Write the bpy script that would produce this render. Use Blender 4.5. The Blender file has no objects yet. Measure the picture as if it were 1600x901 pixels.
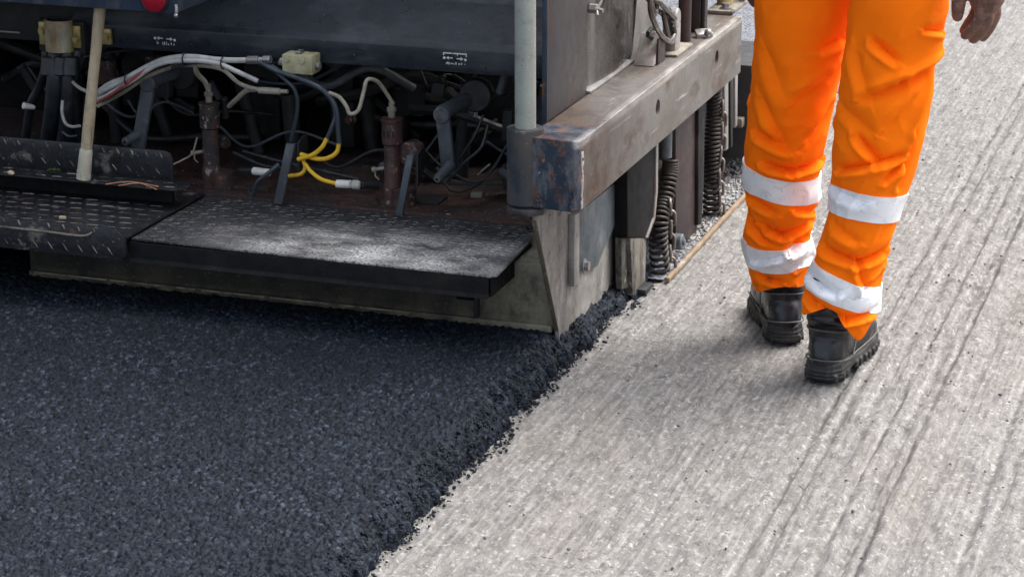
import bpy, bmesh, math, random
import numpy as np
from mathutils import Vector, Matrix, noise
random.seed(7); rng = np.random.default_rng(7)
C = bpy.context.scene.collection
V = Vector
# ------------------------------------------------------------------ camera geometry (surveyed from the two vanishing points)
F = 3590.0; H = 1.5
TH = math.atan(1140/F); PS = math.atan(1280/math.hypot(1140, F))
fw = V((-math.sin(PS)*math.cos(TH), math.cos(PS)*math.cos(TH), -math.sin(TH)))
rt = V((math.cos(PS), math.sin(PS), 0)); up = rt.cross(fw)
fh = V((-math.sin(PS), math.cos(PS), 0))
def ray(x, y): return fw + rt*((x-800)/F) - up*((y-450.5)/F)
def PZ(x, y, z=0.0):
    d = ray(x, y); t = (z-H)/d.z; return V((d.x*t, d.y*t, z))
def PY(x, y, Y):
    d = ray(x, y); t = Y/d.y; return V((d.x*t, Y, H+d.z*t))
def PX(x, y, X):
    d = ray(x, y); t = X/d.x; return V((X, d.y*t, H+d.z*t))

# ------------------------------------------------------------------ mesh helpers
class B:
    def __init__(s): s.bm = bmesh.new()
    def add(s, b2):
        me = bpy.data.meshes.new('tmp'); b2.to_mesh(me); b2.free(); s.bm.from_mesh(me); bpy.data.meshes.remove(me); return s
    def prism(s, poly, axis, a0, a1, bev=0.0, seg=2):
        b = bmesh.new()
        def mk(p, a):
            if axis == 'z': return (p[0], p[1], a)
            if axis == 'x': return (a, p[0], p[1])
            return (p[0], a, p[1])
        n = len(poly)
        v0 = [b.verts.new(mk(p, a0)) for p in poly]; v1 = [b.verts.new(mk(p, a1)) for p in poly]
        b.faces.new(v0); b.faces.new(v1)
        for i in range(n): b.faces.new((v0[i], v0[(i+1) % n], v1[(i+1) % n], v1[i]))
        bmesh.ops.recalc_face_normals(b, faces=b.faces[:])
        if bev: bmesh.ops.bevel(b, geom=b.edges[:], offset=bev, segments=seg, affect='EDGES', profile=0.5, clamp_overlap=True)
        return s.add(b)
    def box(s, x0, x1, y0, y1, z0, z1, bev=0.002, seg=2):
        return s.prism([(x0, y0), (x1, y0), (x1, y1), (x0, y1)], 'z', z0, z1, bev, seg)
    def obox(s, c, ax, ay, az, bev=0.002):
        """box centred at c with half-extent vectors"""
        b = bmesh.new(); c = V(c)
        vs = {}
        for i in (-1, 1):
            for j in (-1, 1):
                for k in (-1, 1): vs[i, j, k] = b.verts.new(c+V(ax)*i+V(ay)*j+V(az)*k)
        for f in (((-1,-1,-1),(-1,1,-1),(1,1,-1),(1,-1,-1)), ((-1,-1,1),(1,-1,1),(1,1,1),(-1,1,1)), ((-1,-1,-1),(1,-1,-1),(1,-1,1),(-1,-1,1)),
                  ((-1,1,-1),(-1,1,1),(1,1,1),(1,1,-1)), ((-1,-1,-1),(-1,-1,1),(-1,1,1),(-1,1,-1)), ((1,-1,-1),(1,1,-1),(1,1,1),(1,-1,1))):
            b.faces.new([vs[q] for q in f])
        bmesh.ops.recalc_face_normals(b, faces=b.faces[:])
        if bev: bmesh.ops.bevel(b, geom=b.edges[:], offset=bev, segments=2, affect='EDGES', profile=0.5, clamp_overlap=True)
        return s.add(b)
    def sweep(s, pts, rad, n=10, caps=True):
        pts = [V(p) for p in pts]; m = len(pts)
        if not hasattr(rad, '__len__'): rad = [rad]*m
        b = s.bm; rings = []; prev = None
        for i, p in enumerate(pts):
            t = (pts[min(i+1, m-1)]-pts[max(i-1, 0)]).normalized()
            if prev is None:
                a = V((0, 0, 1)) if abs(t.z) < .9 else V((1, 0, 0))
                u = t.cross(a).normalized()
            else:
                u = (prev-t*prev.dot(t)).normalized()
            prev = u; w = t.cross(u)
            rings.append([b.verts.new(p+(u*math.cos(2*math.pi*k/n)+w*math.sin(2*math.pi*k/n))*rad[i]) for k in range(n)])
        for i in range(m-1):
            for k in range(n): b.faces.new((rings[i][k], rings[i][(k+1) % n], rings[i+1][(k+1) % n], rings[i+1][k]))
        if caps: b.faces.new(rings[0][::-1]); b.faces.new(rings[-1])
        return s
    def tube(s, pts, r, n=8, res=6): return s.sweep(catmull(pts, res), r, n)
    def cyl(s, p0, p1, r0, r1=None, n=20, bev=0.0):
        p0, p1 = V(p0), V(p1); r1 = r0 if r1 is None else r1
        if bev:
            d = (p1-p0).normalized()*bev
            return s.sweep([p0, p0+d, p1-d, p1], [r0-bev, r0, r1, r1-bev], n)
        return s.sweep([p0, p1], [r0, r1], n)
    def lathe(s, c, prof, n=24, axis=V((0, 0, 1))):
        c = V(c); return s.sweep([c+axis*h for r, h in prof], [r for r, h in prof], n)
    def link(s, c, d, side, L, W, r, n=8, m=20):
        """chain link: stadium of length L along d, width W along side"""
        c = V(c); d = V(d).normalized(); side = V(side).normalized(); b = s.bm; rings = []; nn = d.cross(side)
        hl = (L-W)/2
        for i in range(m):
            a = 2*math.pi*i/m; ca, sa = math.cos(a), math.sin(a)
            o = d*((hl if sa > 0 else -hl)+sa*W/2)+side*(ca*W/2); rad = (d*sa+side*ca)
            rings.append([b.verts.new(c+o+(rad*math.cos(2*math.pi*k/n)+nn*math.sin(2*math.pi*k/n))*r) for k in range(n)])
        for i in range(m):
            for k in range(n): b.faces.new((rings[i][k], rings[i][(k+1) % n], rings[(i+1) % m][(k+1) % n], rings[(i+1) % m][k]))
        return s
    def grid(s, rows, closed=False):
        b = s.bm; vs = [[b.verts.new(p) for p in r] for r in rows]
        for i in range(len(vs)-1):
            n = len(vs[i])
            for k in range(n if closed else n-1):
                b.faces.new((vs[i][k], vs[i][(k+1) % n], vs[i+1][(k+1) % n], vs[i+1][k]))
        return vs
    def ico(s, c, r, sub=1, sc=(1, 1, 1), jit=0.0):
        q = bmesh.ops.create_icosphere(s.bm, subdivisions=sub, radius=1)['verts']
        for v in q:
            k = 1+random.uniform(-jit, jit); v.co = V((v.co.x*sc[0]*r*k+c[0], v.co.y*sc[1]*r*k+c[1], v.co.z*sc[2]*r*k+c[2]))
        return s
    def build(s, name, m, parent=None, ang=35, flat=False, recalc=True):
        if recalc: bmesh.ops.recalc_face_normals(s.bm, faces=s.bm.faces[:])
        me = bpy.data.meshes.new(name); s.bm.to_mesh(me); s.bm.free()
        return finish(name, me, m, parent, ang, flat)
def root_loc(p):
    l = V((0, 0, 0))
    while p is not None: l += p.location; p = p.parent
    return l
WORN = {}
def finish(name, me, m, parent, ang=35, flat=False):
    off = root_loc(parent)
    if off.length > 0: me.transform(Matrix.Translation(-off))
    if not flat:
        me.shade_smooth(); me.set_sharp_from_angle(angle=math.radians(ang))
    o = bpy.data.objects.new(name, me); C.objects.link(o); me.materials.append(m)
    if m.name in WORN: me.materials.append(WORN[m.name])
    if parent is not None: o.parent = parent
    return o
def catmull(pts, res=6):
    pts = [V(p) for p in pts]; out = []
    q = [pts[0]*2-pts[1]]+pts+[pts[-1]*2-pts[-2]]
    for i in range(1, len(q)-2):
        for k in range(res):
            t = k/res; a, b, c, d = q[i-1], q[i], q[i+1], q[i+2]
            out.append(0.5*((2*b)+(c-a)*t+(2*a-5*b+4*c-d)*t*t+(3*b-a-3*c+d)*t**3))
    out.append(pts[-1]); return out
def evaluate(o):
    dg = bpy.context.evaluated_depsgraph_get(); dg.update()
    me = bpy.data.meshes.new_from_object(o.evaluated_get(dg)); return me
def boolean_cut(bm_a, bm_b):
    objs = []
    for b in (bm_a, bm_b):
        bmesh.ops.recalc_face_normals(b, faces=b.faces[:])
        me = bpy.data.meshes.new('tmp'); b.to_mesh(me); b.free(); o = bpy.data.objects.new('tmp', me); C.objects.link(o); objs.append(o)
    md = objs[0].modifiers.new('b', 'BOOLEAN'); md.operation = 'DIFFERENCE'; md.object = objs[1]; md.solver = 'EXACT'
    me = evaluate(objs[0])
    for o in objs: m0 = o.data; bpy.data.objects.remove(o); bpy.data.meshes.remove(m0)
    return me
def remesh(bm, voxel, smooth=4):
    bmesh.ops.recalc_face_normals(bm, faces=bm.faces[:])
    me = bpy.data.meshes.new('tmp'); bm.to_mesh(me); bm.free(); o = bpy.data.objects.new('tmp', me); C.objects.link(o)
    md = o.modifiers.new('r', 'REMESH'); md.mode = 'VOXEL'; md.voxel_size = voxel
    if smooth: sm = o.modifiers.new('s', 'SMOOTH'); sm.iterations = smooth; sm.factor = .5
    r = evaluate(o); bpy.data.objects.remove(o); bpy.data.meshes.remove(me); return r
def thing(name, label, cat, loc, group=None):
    o = bpy.data.objects.new(name, None); C.objects.link(o); o.location = loc; o.empty_display_size = .05
    return tag(o, label, cat, group)
def tag(o, label=None, cat=None, group=None, kind=None):
    if label: o['label'] = label
    if cat: o['category'] = cat
    if group: o['group'] = group
    if kind: o['kind'] = kind
    return o

# ------------------------------------------------------------------ materials
def new_mat(name):
    m = bpy.data.materials.new(name); m.use_nodes = True; nt = m.node_tree
    b = nt.nodes['Principled BSDF']; return m, nt, b
def nd(nt, t, **k):
    n = nt.nodes.new(t)
    for a, v in k.items():
        if a in n.inputs: n.inputs[a].default_value = v
        else: setattr(n, a, v)
    return n
def mix(nt, fac, a, b):
    n = nt.nodes.new('ShaderNodeMix'); n.data_type = 'RGBA'
    for i, v in ((0, fac), (6, a), (7, b)):
        if hasattr(v, 'is_linked'): nt.links.new(v, n.inputs[i])
        else: n.inputs[i].default_value = v if i == 0 else (*v, 1)
    return n.outputs[2]
def ramp(nt, src, lo, hi, a=0.0, b=1.0):
    n = nt.nodes.new('ShaderNodeMapRange'); n.inputs[1].default_value = lo; n.inputs[2].default_value = hi
    n.inputs[3].default_value = a; n.inputs[4].default_value = b; nt.links.new(src, n.inputs[0]); return n.outputs[0]
def noise_n(nt, co, scale, stretch=(1, 1, 1), detail=5, rough=.6, off=(0, 0, 0)):
    mp = nt.nodes.new('ShaderNodeMapping'); mp.inputs['Scale'].default_value = stretch; mp.inputs['Location'].default_value = off
    nt.links.new(co, mp.inputs[0])
    n = nd(nt, 'ShaderNodeTexNoise', Scale=scale, Detail=detail, Roughness=rough); nt.links.new(mp.outputs[0], n.inputs['Vector']); return n.outputs['Fac']
def math_n(nt, op, a, b):
    n = nt.nodes.new('ShaderNodeMath'); n.operation = op
    for i, v in enumerate((a, b)):
        if hasattr(v, 'is_linked'): nt.links.new(v, n.inputs[i])
        else: n.inputs[i].default_value = v
    return n.outputs[0]
def weathered(name, base, rough=.5, metal=0.0, layers=(), bump=(60, .15), var=.25, spec=.5, rvar=.15, grime=.55):
    """base paint / steel with blotch layers: (colour, scale, lo, hi, stretch, metallic?, roughness?)"""
    m, nt, bs = new_mat(name)
    tc = nt.nodes.new('ShaderNodeTexCoord'); co = tc.outputs['Object']
    n0 = noise_n(nt, co, 14, detail=6)
    col = mix(nt, ramp(nt, n0, .3, .7), [c*(1-var) for c in base], [min(1, c*(1+var)) for c in base])
    rg = ramp(nt, noise_n(nt, co, 35, off=(3, 1, 2)), .3, .7, rough-rvar, rough+rvar); mt = None
    for i, L in enumerate(layers):
        c, sc, lo, hi = L[:4]; st = L[4] if len(L) > 4 else (1, 1, 1); lm = L[5] if len(L) > 5 else 0.0; lr = L[6] if len(L) > 6 else .8
        f = ramp(nt, noise_n(nt, co, sc, st, 7, .65, (i*3.1+.7, i*1.7, i*2.3)), lo, hi)
        col = mix(nt, f, col, c)
        rg = math_n(nt, 'ADD', math_n(nt, 'MULTIPLY', rg, math_n(nt, 'SUBTRACT', 1.0, f)), math_n(nt, 'MULTIPLY', f, lr))
        if metal or lm:
            mt0 = mt if mt is not None else metal
            mt = math_n(nt, 'ADD', math_n(nt, 'MULTIPLY', mt0, math_n(nt, 'SUBTRACT', 1.0, f)), math_n(nt, 'MULTIPLY', f, lm))
    if grime: col = mix(nt, ramp(nt, noise_n(nt, co, 210, detail=4, rough=.7, off=(8, 8, 8)), .62, .70, 0, grime), col, [min(.6, c*2.2+.05) for c in base]); col = mix(nt, ramp(nt, noise_n(nt, co, 30, detail=8, rough=.75, off=(1, 9, 4)), .52, .70, 0, grime), col, [c*.35 for c in base])
    nt.links.new(col, bs.inputs['Base Color']); nt.links.new(rg, bs.inputs['Roughness'])
    if mt is not None: nt.links.new(mt, bs.inputs['Metallic'])
    else: bs.inputs['Metallic'].default_value = metal
    bs.inputs['Specular IOR Level'].default_value = spec
    if bump:
        bp = nd(nt, 'ShaderNodeBump', Strength=bump[1], Distance=.002); nt.links.new(noise_n(nt, co, bump[0], detail=6), bp.inputs['Height'])
        nt.links.new(bp.outputs[0], bs.inputs['Normal'])
    return m

DUST = (.30, .28, .24); RUST = (.17, .065, .022); SOOT = (.008, .009, .011)
M = {}
M['black_paint'] = weathered('black_paint', (.0065, .0068, .0075), .62, spec=.28, layers=[((.05, .048, .042), 14, .52, .75, (1, 1, .5)), ((.14, .13, .11), 9, .64, .82), (DUST, 120, .66, .74), (RUST, 22, .68, .8)])
M['grimy_black'] = weathered('grimy_black', (.010, .011, .013), .6, layers=[((.05, .045, .04), 12, .55, .8), (DUST, 150, .70, .76)])
M['deep_black'] = weathered('deep_black', (.005, .005, .006), .75, layers=[((.02, .018, .016), 10, .5, .8)], spec=.2)
M['navy_panel'] = weathered('navy_panel', (.0125, .0175, .0255), .36, layers=[((.065, .074, .086), 6, .50, .78, (1, 1, 3)), (DUST, 90, .66, .74), (SOOT, 40, .68, .73), (SOOT, 7, .6, .8)])
M['panel_blue'] = weathered('panel_blue', (.026, .040, .066), .4, layers=[((.11, .105, .10), 8, .5, .8, (3, 3, 1)), (RUST, 18, .64, .75)])
M['worn_steel'] = weathered('worn_steel', (.165, .152, .138), .38, .6, layers=[((.11, .085, .066), 4.5, .45, .68, (1, .6, 1), .3, .5), ((.27, .265, .26), 3.2, .5, .75, (1, .8, 1), .7, .33), ((.50, .49, .48), 30, .61, .68, (1, .16, 2.6), .6, .35), (SOOT, 60, .64, .72), ((.06, .04, .028), 13, .54, .68, (1, .5, 1), .1, .6)], bump=(90, .2))
M['blue_rust'] = weathered('blue_rust', (.040, .062, .098), .48, 0, layers=[((.22, .24, .26), 16, .56, .66, (1, 1, .6)), (RUST, 13, .52, .60), ((.30, .12, .035), 40, .60, .70), ((.5, .5, .48), 60, .70, .74)], bump=(70, .35))
M['rust_plate'] = weathered('rust_plate', (.044, .037, .036), .5, .25, layers=[((.055, .060, .072), 5, .45, .65, (1, 1, .4), .3, .45), ((.085, .045, .03), 11, .56, .72, (1, 1, .5), .1, .6), (DUST, 70, .66, .73), (SOOT, 22, .64, .72)], bump=(60, .25))
M['edge_blue'] = weathered('edge_blue', (.028, .042, .065), .5, layers=[(RUST, 9, .55, .66), (RUST, 30, .6, .68)])
M['bright_plate'] = weathered('bright_plate', (.075, .070, .068), .30, .75, layers=[((.24, .235, .23), 5, .54, .76, (1, 2.5, .25), .5, .35), ((.12, .085, .07), 8, .55, .7, (1, 1, .5), .2, .5), (SOOT, 30, .64, .72)])
M['pale_steel'] = weathered('pale_steel', (.25, .245, .24), .42, .3, layers=[((.20, .16, .12), 14, .55, .7), (SOOT, 35, .66, .73)])
M['zinc'] = weathered('zinc', (.30, .30, .30), .35, .8, layers=[((.16, .12, .09), 40, .5, .7)])
M['post_paint'] = weathered('post_paint', (.27, .295, .27), .42, layers=[((.24, .25, .20), 9, .5, .7, (1, 1, .25)), ((.13, .12, .11), 70, .66, .72), (SOOT, 45, .70, .74)], var=.1)
M['maroon'] = weathered('maroon', (.036, .019, .020), .45, .2, layers=[((.03, .028, .03), 10, .45, .65), ((.22, .20, .19), 40, .66, .74)])
M['cement_plate'] = weathered('cement_plate', (.31, .305, .285), .7, layers=[((.10, .095, .085), 9, .50, .66, (1, 1.6, .45)), ((.42, .41, .39), 170, .60, .68), ((.03, .03, .03), 190, .62, .68), ((.16, .15, .135), 6, .42, .68, (1, 2, .6)), ((.36, .35, .33), 22, .55, .75), ((.05, .05, .05), 55, .60, .70), ((.18, .12, .06), 9, .62, .78)], bump=(120, .5))
M['cement_beige'] = weathered('cement_beige', (.20, .185, .155), .75, layers=[((.05, .045, .038), 22, .48, .62, (1, 1, .4)), ((.16, .13, .09), 8, .5, .7, (1, 1, .5)), (SOOT, 40, .62, .72)], bump=(120, .5))
M['shoe_steel'] = weathered('shoe_steel', (.15, .138, .115), .7, layers=[((.025, .023, .02), 20, .46, .60, (1, 1, .3)), ((.30, .28, .24), 40, .58, .70), (SOOT, 90, .60, .68)], bump=(120, .6))
M['blue_steel'] = weathered('blue_steel', (.095, .118, .135), .55, .2, layers=[((.30, .31, .30), 12, .52, .75), (RUST, 40, .66, .74), ((.05, .05, .055), 25, .6, .72)], bump=(100, .3))
M['red_floor'] = weathered('red_floor', (.045, .017, .013), .6, layers=[((.014, .012, .012), 5, .42, .60), (DUST, 110, .62, .68), ((.25, .22, .2), 240, .62, .66)], bump=(120, .5))
M['red_burner'] = weathered('red_burner', (.062, .028, .025), .6, layers=[((.022, .018, .018), 16, .44, .58), ((.26, .22, .20), 60, .58, .66), ((.13, .05, .028), 30, .58, .68)])
M['grey_arm'] = weathered('grey_arm', (.062, .072, .085), .5, layers=[((.15, .15, .15), 20, .55, .75), (SOOT, 14, .6, .75)])
M['brass'] = weathered('brass', (.42, .33, .13), .38, .45, layers=[((.18, .11, .05), 12, .5, .7), ((.50, .50, .42), 9, .55, .75, (1, 1, .3)), (SOOT, 50, .66, .74)])
M['cream_block'] = weathered('cream_block', (.38, .36, .22), .5, layers=[((.22, .19, .10), 25, .5, .7), ((.5, .5, .45), 40, .6, .7)])
M['hose_black'] = weathered('hose_black', (.014, .016, .020), .45, layers=[((.08, .09, .10), 30, .55, .75)])
M['hose_blue'] = weathered('hose_blue', (.034, .046, .060), .4, layers=[((.02, .03, .04), 20, .5, .7)])
M['hose_grey'] = weathered('hose_grey', (.42, .42, .41), .45, layers=[((.22, .20, .18), 22, .5, .7), (SOOT, 60, .66, .72)])
M['hose_tan'] = weathered('hose_tan', (.27, .25, .20), .5, layers=[((.12, .10, .08), 25, .5, .7)])
M['hose_red'] = weathered('hose_red', (.26, .05, .045), .5, layers=[((.36, .33, .32), 22, .55, .65)])
M['yellow'] = weathered('yellow', (.62, .38, .015), .4, layers=[((.34, .20, .02), 22, .55, .75)])
M['white_plastic'] = weathered('white_plastic', (.58, .58, .54), .45, layers=[((.32, .30, .26), 30, .5, .7)])
M['tape_black'] = weathered('tape_black', (.01, .01, .012), .5)
M['label_white'] = weathered('label_white', (.62, .62, .60), .6, layers=[((.05, .05, .06), 150, .60, .66)], bump=None)
M['red_lens'] = weathered('red_lens', (.30, .008, .022), .2, layers=[((.12, .004, .01), 20, .5, .8)], rvar=.05, bump=None)
M['wood_handle'] = weathered('wood_handle', (.42, .34, .225), .6, layers=[((.22, .165, .10), 30, .52, .68, (4, 4, .25)), ((.52, .45, .34), 50, .58, .7, (4, 4, .15)), ((.10, .07, .045), 45, .64, .70)], bump=(90, .3))
M['ferrule'] = weathered('ferrule', (.46, .43, .33), .5, .1, layers=[((.6, .6, .55), 25, .5, .6), ((.06, .05, .04), 50, .60, .66), ((.25, .2, .1), 16, .58, .7)])
M['timber'] = weathered('timber', (.22, .155, .095), .75, layers=[((.16, .11, .06), 20, .5, .7, (1, .1, 1)), ((.40, .38, .35), 15, .55, .7)])
M['leaf_green'] = weathered('leaf_green', (.16, .26, .045), .5)
M['chip'] = weathered('chip', (.45, .36, .22), .7)
M['copper'] = weathered('copper', (.36, .16, .08), .5)
M['leather'] = weathered('leather', (.0075, .009, .013), .30, layers=[((.11, .105, .09), 11, .58, .8), ((.05, .05, .048), 40, .6, .75)], bump=(160, .25))
M['leather_toe'] = weathered('leather_toe', (.018, .019, .02), .45, layers=[((.17, .16, .14), 12, .45, .7)], bump=(160, .3))
M['rubber'] = weathered('rubber', (.010, .010, .010), .6, layers=[((.085, .082, .075), 16, .52, .8), ((.2, .19, .17), 70, .62, .72)], bump=(150, .3))
M['stitch'] = weathered('stitch', (.085, .082, .074), .7)
M['skin'] = weathered('skin', (.165, .078, .052), .5, layers=[((.070, .036, .028), 22, .45, .62), ((.26, .16, .12), 90, .56, .68)], bump=(230, .35))
M['hair'] = weathered('hair', (.02, .014, .01), .6)

def deck_material():
    """black tread plate with trampled pale dust that lies thickest across its middle"""
    m, nt, bs = new_mat('tread_plate_dusty')
    tc = nt.nodes.new('ShaderNodeTexCoord'); co = tc.outputs['Object']
    base = mix(nt, ramp(nt, noise_n(nt, co, 12), .35, .7), (.010, .011, .014), (.035, .036, .042))
    g = nt.nodes.new('ShaderNodeTexCoord')
    mp = nt.nodes.new('ShaderNodeMapping'); mp.vector_type = 'POINT'
    mp.inputs['Location'].default_value = DUST_OFF; mp.inputs['Scale'].default_value = (1.9, 4.6, 1); mp.inputs['Rotation'].default_value = (0, 0, .12)
    nt.links.new(co, mp.inputs[0])
    sp = nd(nt, 'ShaderNodeTexGradient', gradient_type='SPHERICAL'); nt.links.new(mp.outputs[0], sp.inputs[0])
    patch = math_n(nt, 'MULTIPLY', ramp(nt, sp.outputs['Fac'], .16, .74), ramp(nt, noise_n(nt, co, 7, (1, 1.8, 1), 7, .68), .32, .60))
    fine = ramp(nt, noise_n(nt, co, 150, (1, 1.6, 1), 6, .75), .40, .54)
    thin = math_n(nt, 'MULTIPLY', ramp(nt, noise_n(nt, co, 200, (1, 1.5, 1), 4, .7, (5, 5, 5)), .52, .64), .22)
    f = math_n(nt, 'MAXIMUM', math_n(nt, 'MULTIPLY', patch, fine), thin)
    col = mix(nt, f, base, (.80, .78, .73))
    nt.links.new(col, bs.inputs['Base Color'])
    nt.links.new(ramp(nt, f, 0, 1, .42, .8), bs.inputs['Roughness'])
    bp = nd(nt, 'ShaderNodeBump', Strength=.5, Distance=.003); nt.links.new(noise_n(nt, co, 130, detail=6), bp.inputs['Height']); nt.links.new(bp.outputs[0], bs.inputs['Normal'])
    return m
def screed_material():
    """dark oily plate, crusted with beige slurry toward its end and along its lower rim"""
    m, nt, bs = new_mat('screed_plate')
    tc = nt.nodes.new('ShaderNodeTexCoord'); co = tc.outputs['Object']
    sx = nt.nodes.new('ShaderNodeSeparateXYZ'); nt.links.new(co, sx.inputs[0])
    n1 = noise_n(nt, co, 10, (1, 1, .7), 7)
    base = mix(nt, ramp(nt, n1, .35, .7), (.010, .010, .009), (.055, .048, .036))
    e = ramp(nt, sx.outputs[0], .34, .64)        # crust grows toward the end plate
    f = math_n(nt, 'MULTIPLY', ramp(nt, math_n(nt, 'ADD', e, math_n(nt, 'MULTIPLY', n1, .5)), .35, 1.0), ramp(nt, noise_n(nt, co, 60, detail=7, rough=.7), .25, .6, .35, 1))
    col = mix(nt, f, base, (.24, .222, .165)); col = mix(nt, ramp(nt, noise_n(nt, co, 22, (1, 1, .6), 7, .7, (3, 3, 3)), .54, .68, 0, .8), col, (.022, .020, .016)); col = mix(nt, ramp(nt, noise_n(nt, co, 190, detail=3), .62, .70, 0, .6), col, (.20, .18, .13))
    rim = math_n(nt, 'MULTIPLY', ramp(nt, noise_n(nt, co, 30, (1, 1, 1), 6), .42, .6), .5)
    low = ramp(nt, sx.outputs[2], .075, .05)
    col = mix(nt, math_n(nt, 'MULTIPLY', rim, low), col, (.22, .19, .11))
    nt.links.new(col, bs.inputs['Base Color']); bs.inputs['Roughness'].default_value = .6
    bp = nd(nt, 'ShaderNodeBump', Strength=.5, Distance=.002); nt.links.new(noise_n(nt, co, 110, detail=7), bp.inputs['Height']); nt.links.new(bp.outputs[0], bs.inputs['Normal'])
    return m
def asphalt_material():
    m, nt, bs = new_mat('fresh_asphalt')
    tc = nt.nodes.new('ShaderNodeTexCoord'); co = tc.outputs['Object']
    vo = nd(nt, 'ShaderNodeTexVoronoi', Scale=135.0); nt.links.new(co, vo.inputs['Vector'])
    sp = nt.nodes.new('ShaderNodeSeparateXYZ'); nt.links.new(vo.outputs['Color'], sp.inputs[0])
    col = mix(nt, ramp(nt, sp.outputs[0], .15, .95), (.0006, .0008, .0018), (.0082, .0112, .0192)); col = mix(nt, ramp(nt, sp.outputs[2], .80, 1.0), col, (.036, .046, .068))
    col = mix(nt, ramp(nt, noise_n(nt, co, 5), .4, .7, 0, .75), col, (.0028, .004, .0075))
    nt.links.new(col, bs.inputs['Base Color'])
    nt.links.new(ramp(nt, sp.outputs[1], 0, 1, .45, .80), bs.inputs['Roughness']); bs.inputs['Specular IOR Level'].default_value = .26; bs.inputs['Specular Tint'].default_value = (.72, .84, 1, 1)
    bp = nd(nt, 'ShaderNodeBump', Strength=.9, Distance=.003)
    h = math_n(nt, 'SUBTRACT', noise_n(nt, co, 260, detail=4), vo.outputs['Distance']); nt.links.new(h, bp.inputs['Height']); nt.links.new(bp.outputs[0], bs.inputs['Normal'])
    return m
def milled_material():
    m, nt, bs = new_mat('milled_concrete')
    tc = nt.nodes.new('ShaderNodeTexCoord'); co = tc.outputs['Object']
    n1 = noise_n(nt, co, 52, (1, .42, 1), 7, .78)
    col = mix(nt, ramp(nt, n1, .34, .66), (.100, .097, .092), (.248, .243, .233))
    big = noise_n(nt, co, 2.2, (1, .5, 1), 5)
    col = mix(nt, ramp(nt, big, .35, .68, 0, .22), col, (.165, .162, .157))
    n2 = noise_n(nt, co, 105, (.75, 1, 1), 6, .78, (2, 7, 1))
    col = mix(nt, ramp(nt, n2, .53, .66, 0, .8), col, (.055, .054, .053))
    n3 = noise_n(nt, co, 110, (1, .8, 1), 4, .7, (9, 3, 1))
    col = mix(nt, ramp(nt, n3, .55, .70, 0, .8), col, (.46, .457, .45))
    n4 = noise_n(nt, co, 70, (.6, 1.2, 1), 3, .6, (4, 1, 8))
    col = mix(nt, ramp(nt, n4, .67, .72, 0, .85), col, (.03, .03, .03))
    col = mix(nt, ramp(nt, noise_n(nt, co, 3.1, (1, .4, 1), 5, .6, (8, 8, 0)), .55, .75, 0, .38), col, (.22, .192, .158))
    sx = nt.nodes.new('ShaderNodeSeparateXYZ'); nt.links.new(co, sx.inputs[0])
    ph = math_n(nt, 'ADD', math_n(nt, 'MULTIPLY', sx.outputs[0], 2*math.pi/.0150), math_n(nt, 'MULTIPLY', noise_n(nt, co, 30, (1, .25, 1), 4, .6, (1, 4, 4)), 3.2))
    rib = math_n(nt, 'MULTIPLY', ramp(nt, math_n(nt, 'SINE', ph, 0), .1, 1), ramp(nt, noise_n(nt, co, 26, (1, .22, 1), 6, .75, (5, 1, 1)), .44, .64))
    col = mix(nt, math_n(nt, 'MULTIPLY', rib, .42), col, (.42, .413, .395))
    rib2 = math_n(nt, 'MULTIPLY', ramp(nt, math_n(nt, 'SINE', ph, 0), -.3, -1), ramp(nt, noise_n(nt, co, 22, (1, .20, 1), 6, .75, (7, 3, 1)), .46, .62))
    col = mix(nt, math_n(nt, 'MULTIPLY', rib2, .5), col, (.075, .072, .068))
    ln = noise_n(nt, co, 95, (1, .13, 1), 4, .66, (6, 2, 2)); col = mix(nt, ramp(nt, ln,   .56, .68, 0, .34), col, (.085, .082, .078)); col = mix(nt, ramp(nt, ln, .44, .34, 0, .25), col, (.40, .395, .385))
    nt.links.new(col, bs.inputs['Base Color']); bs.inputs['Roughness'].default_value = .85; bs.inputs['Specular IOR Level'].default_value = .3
    bp = nd(nt, 'ShaderNodeBump', Strength=.9, Distance=.004)
    h = math_n(nt, 'ADD', noise_n(nt, co, 110, (1, .7, 1), 8, .75), math_n(nt, 'MULTIPLY', noise_n(nt, co, 40, (1, .4, 1), 5), .7))
    nt.links.new(h, bp.inputs['Height']); nt.links.new(bp.outputs[0], bs.inputs['Normal'])
    return m
def gravel_material(name, a, b, blue):
    m, nt, bs = new_mat(name)
    tc = nt.nodes.new('ShaderNodeTexCoord'); co = tc.outputs['Object']
    vo = nd(nt, 'ShaderNodeTexVoronoi', Scale=85.0); nt.links.new(co, vo.inputs['Vector'])
    sp = nt.nodes.new('ShaderNodeSeparateXYZ'); nt.links.new(vo.outputs['Color'], sp.inputs[0])
    col = mix(nt, sp.outputs[0], a, b); col = mix(nt, ramp(nt, sp.outputs[1], .7, 1), col, blue)
    nt.links.new(col, bs.inputs['Base Color']); bs.inputs['Roughness'].default_value = .8
    bp = nd(nt, 'ShaderNodeBump', Strength=1, Distance=.008); bp.invert = True; nt.links.new(vo.outputs['Distance'], bp.inputs['Height']); nt.links.new(bp.outputs[0], bs.inputs['Normal'])
    return m
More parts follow.
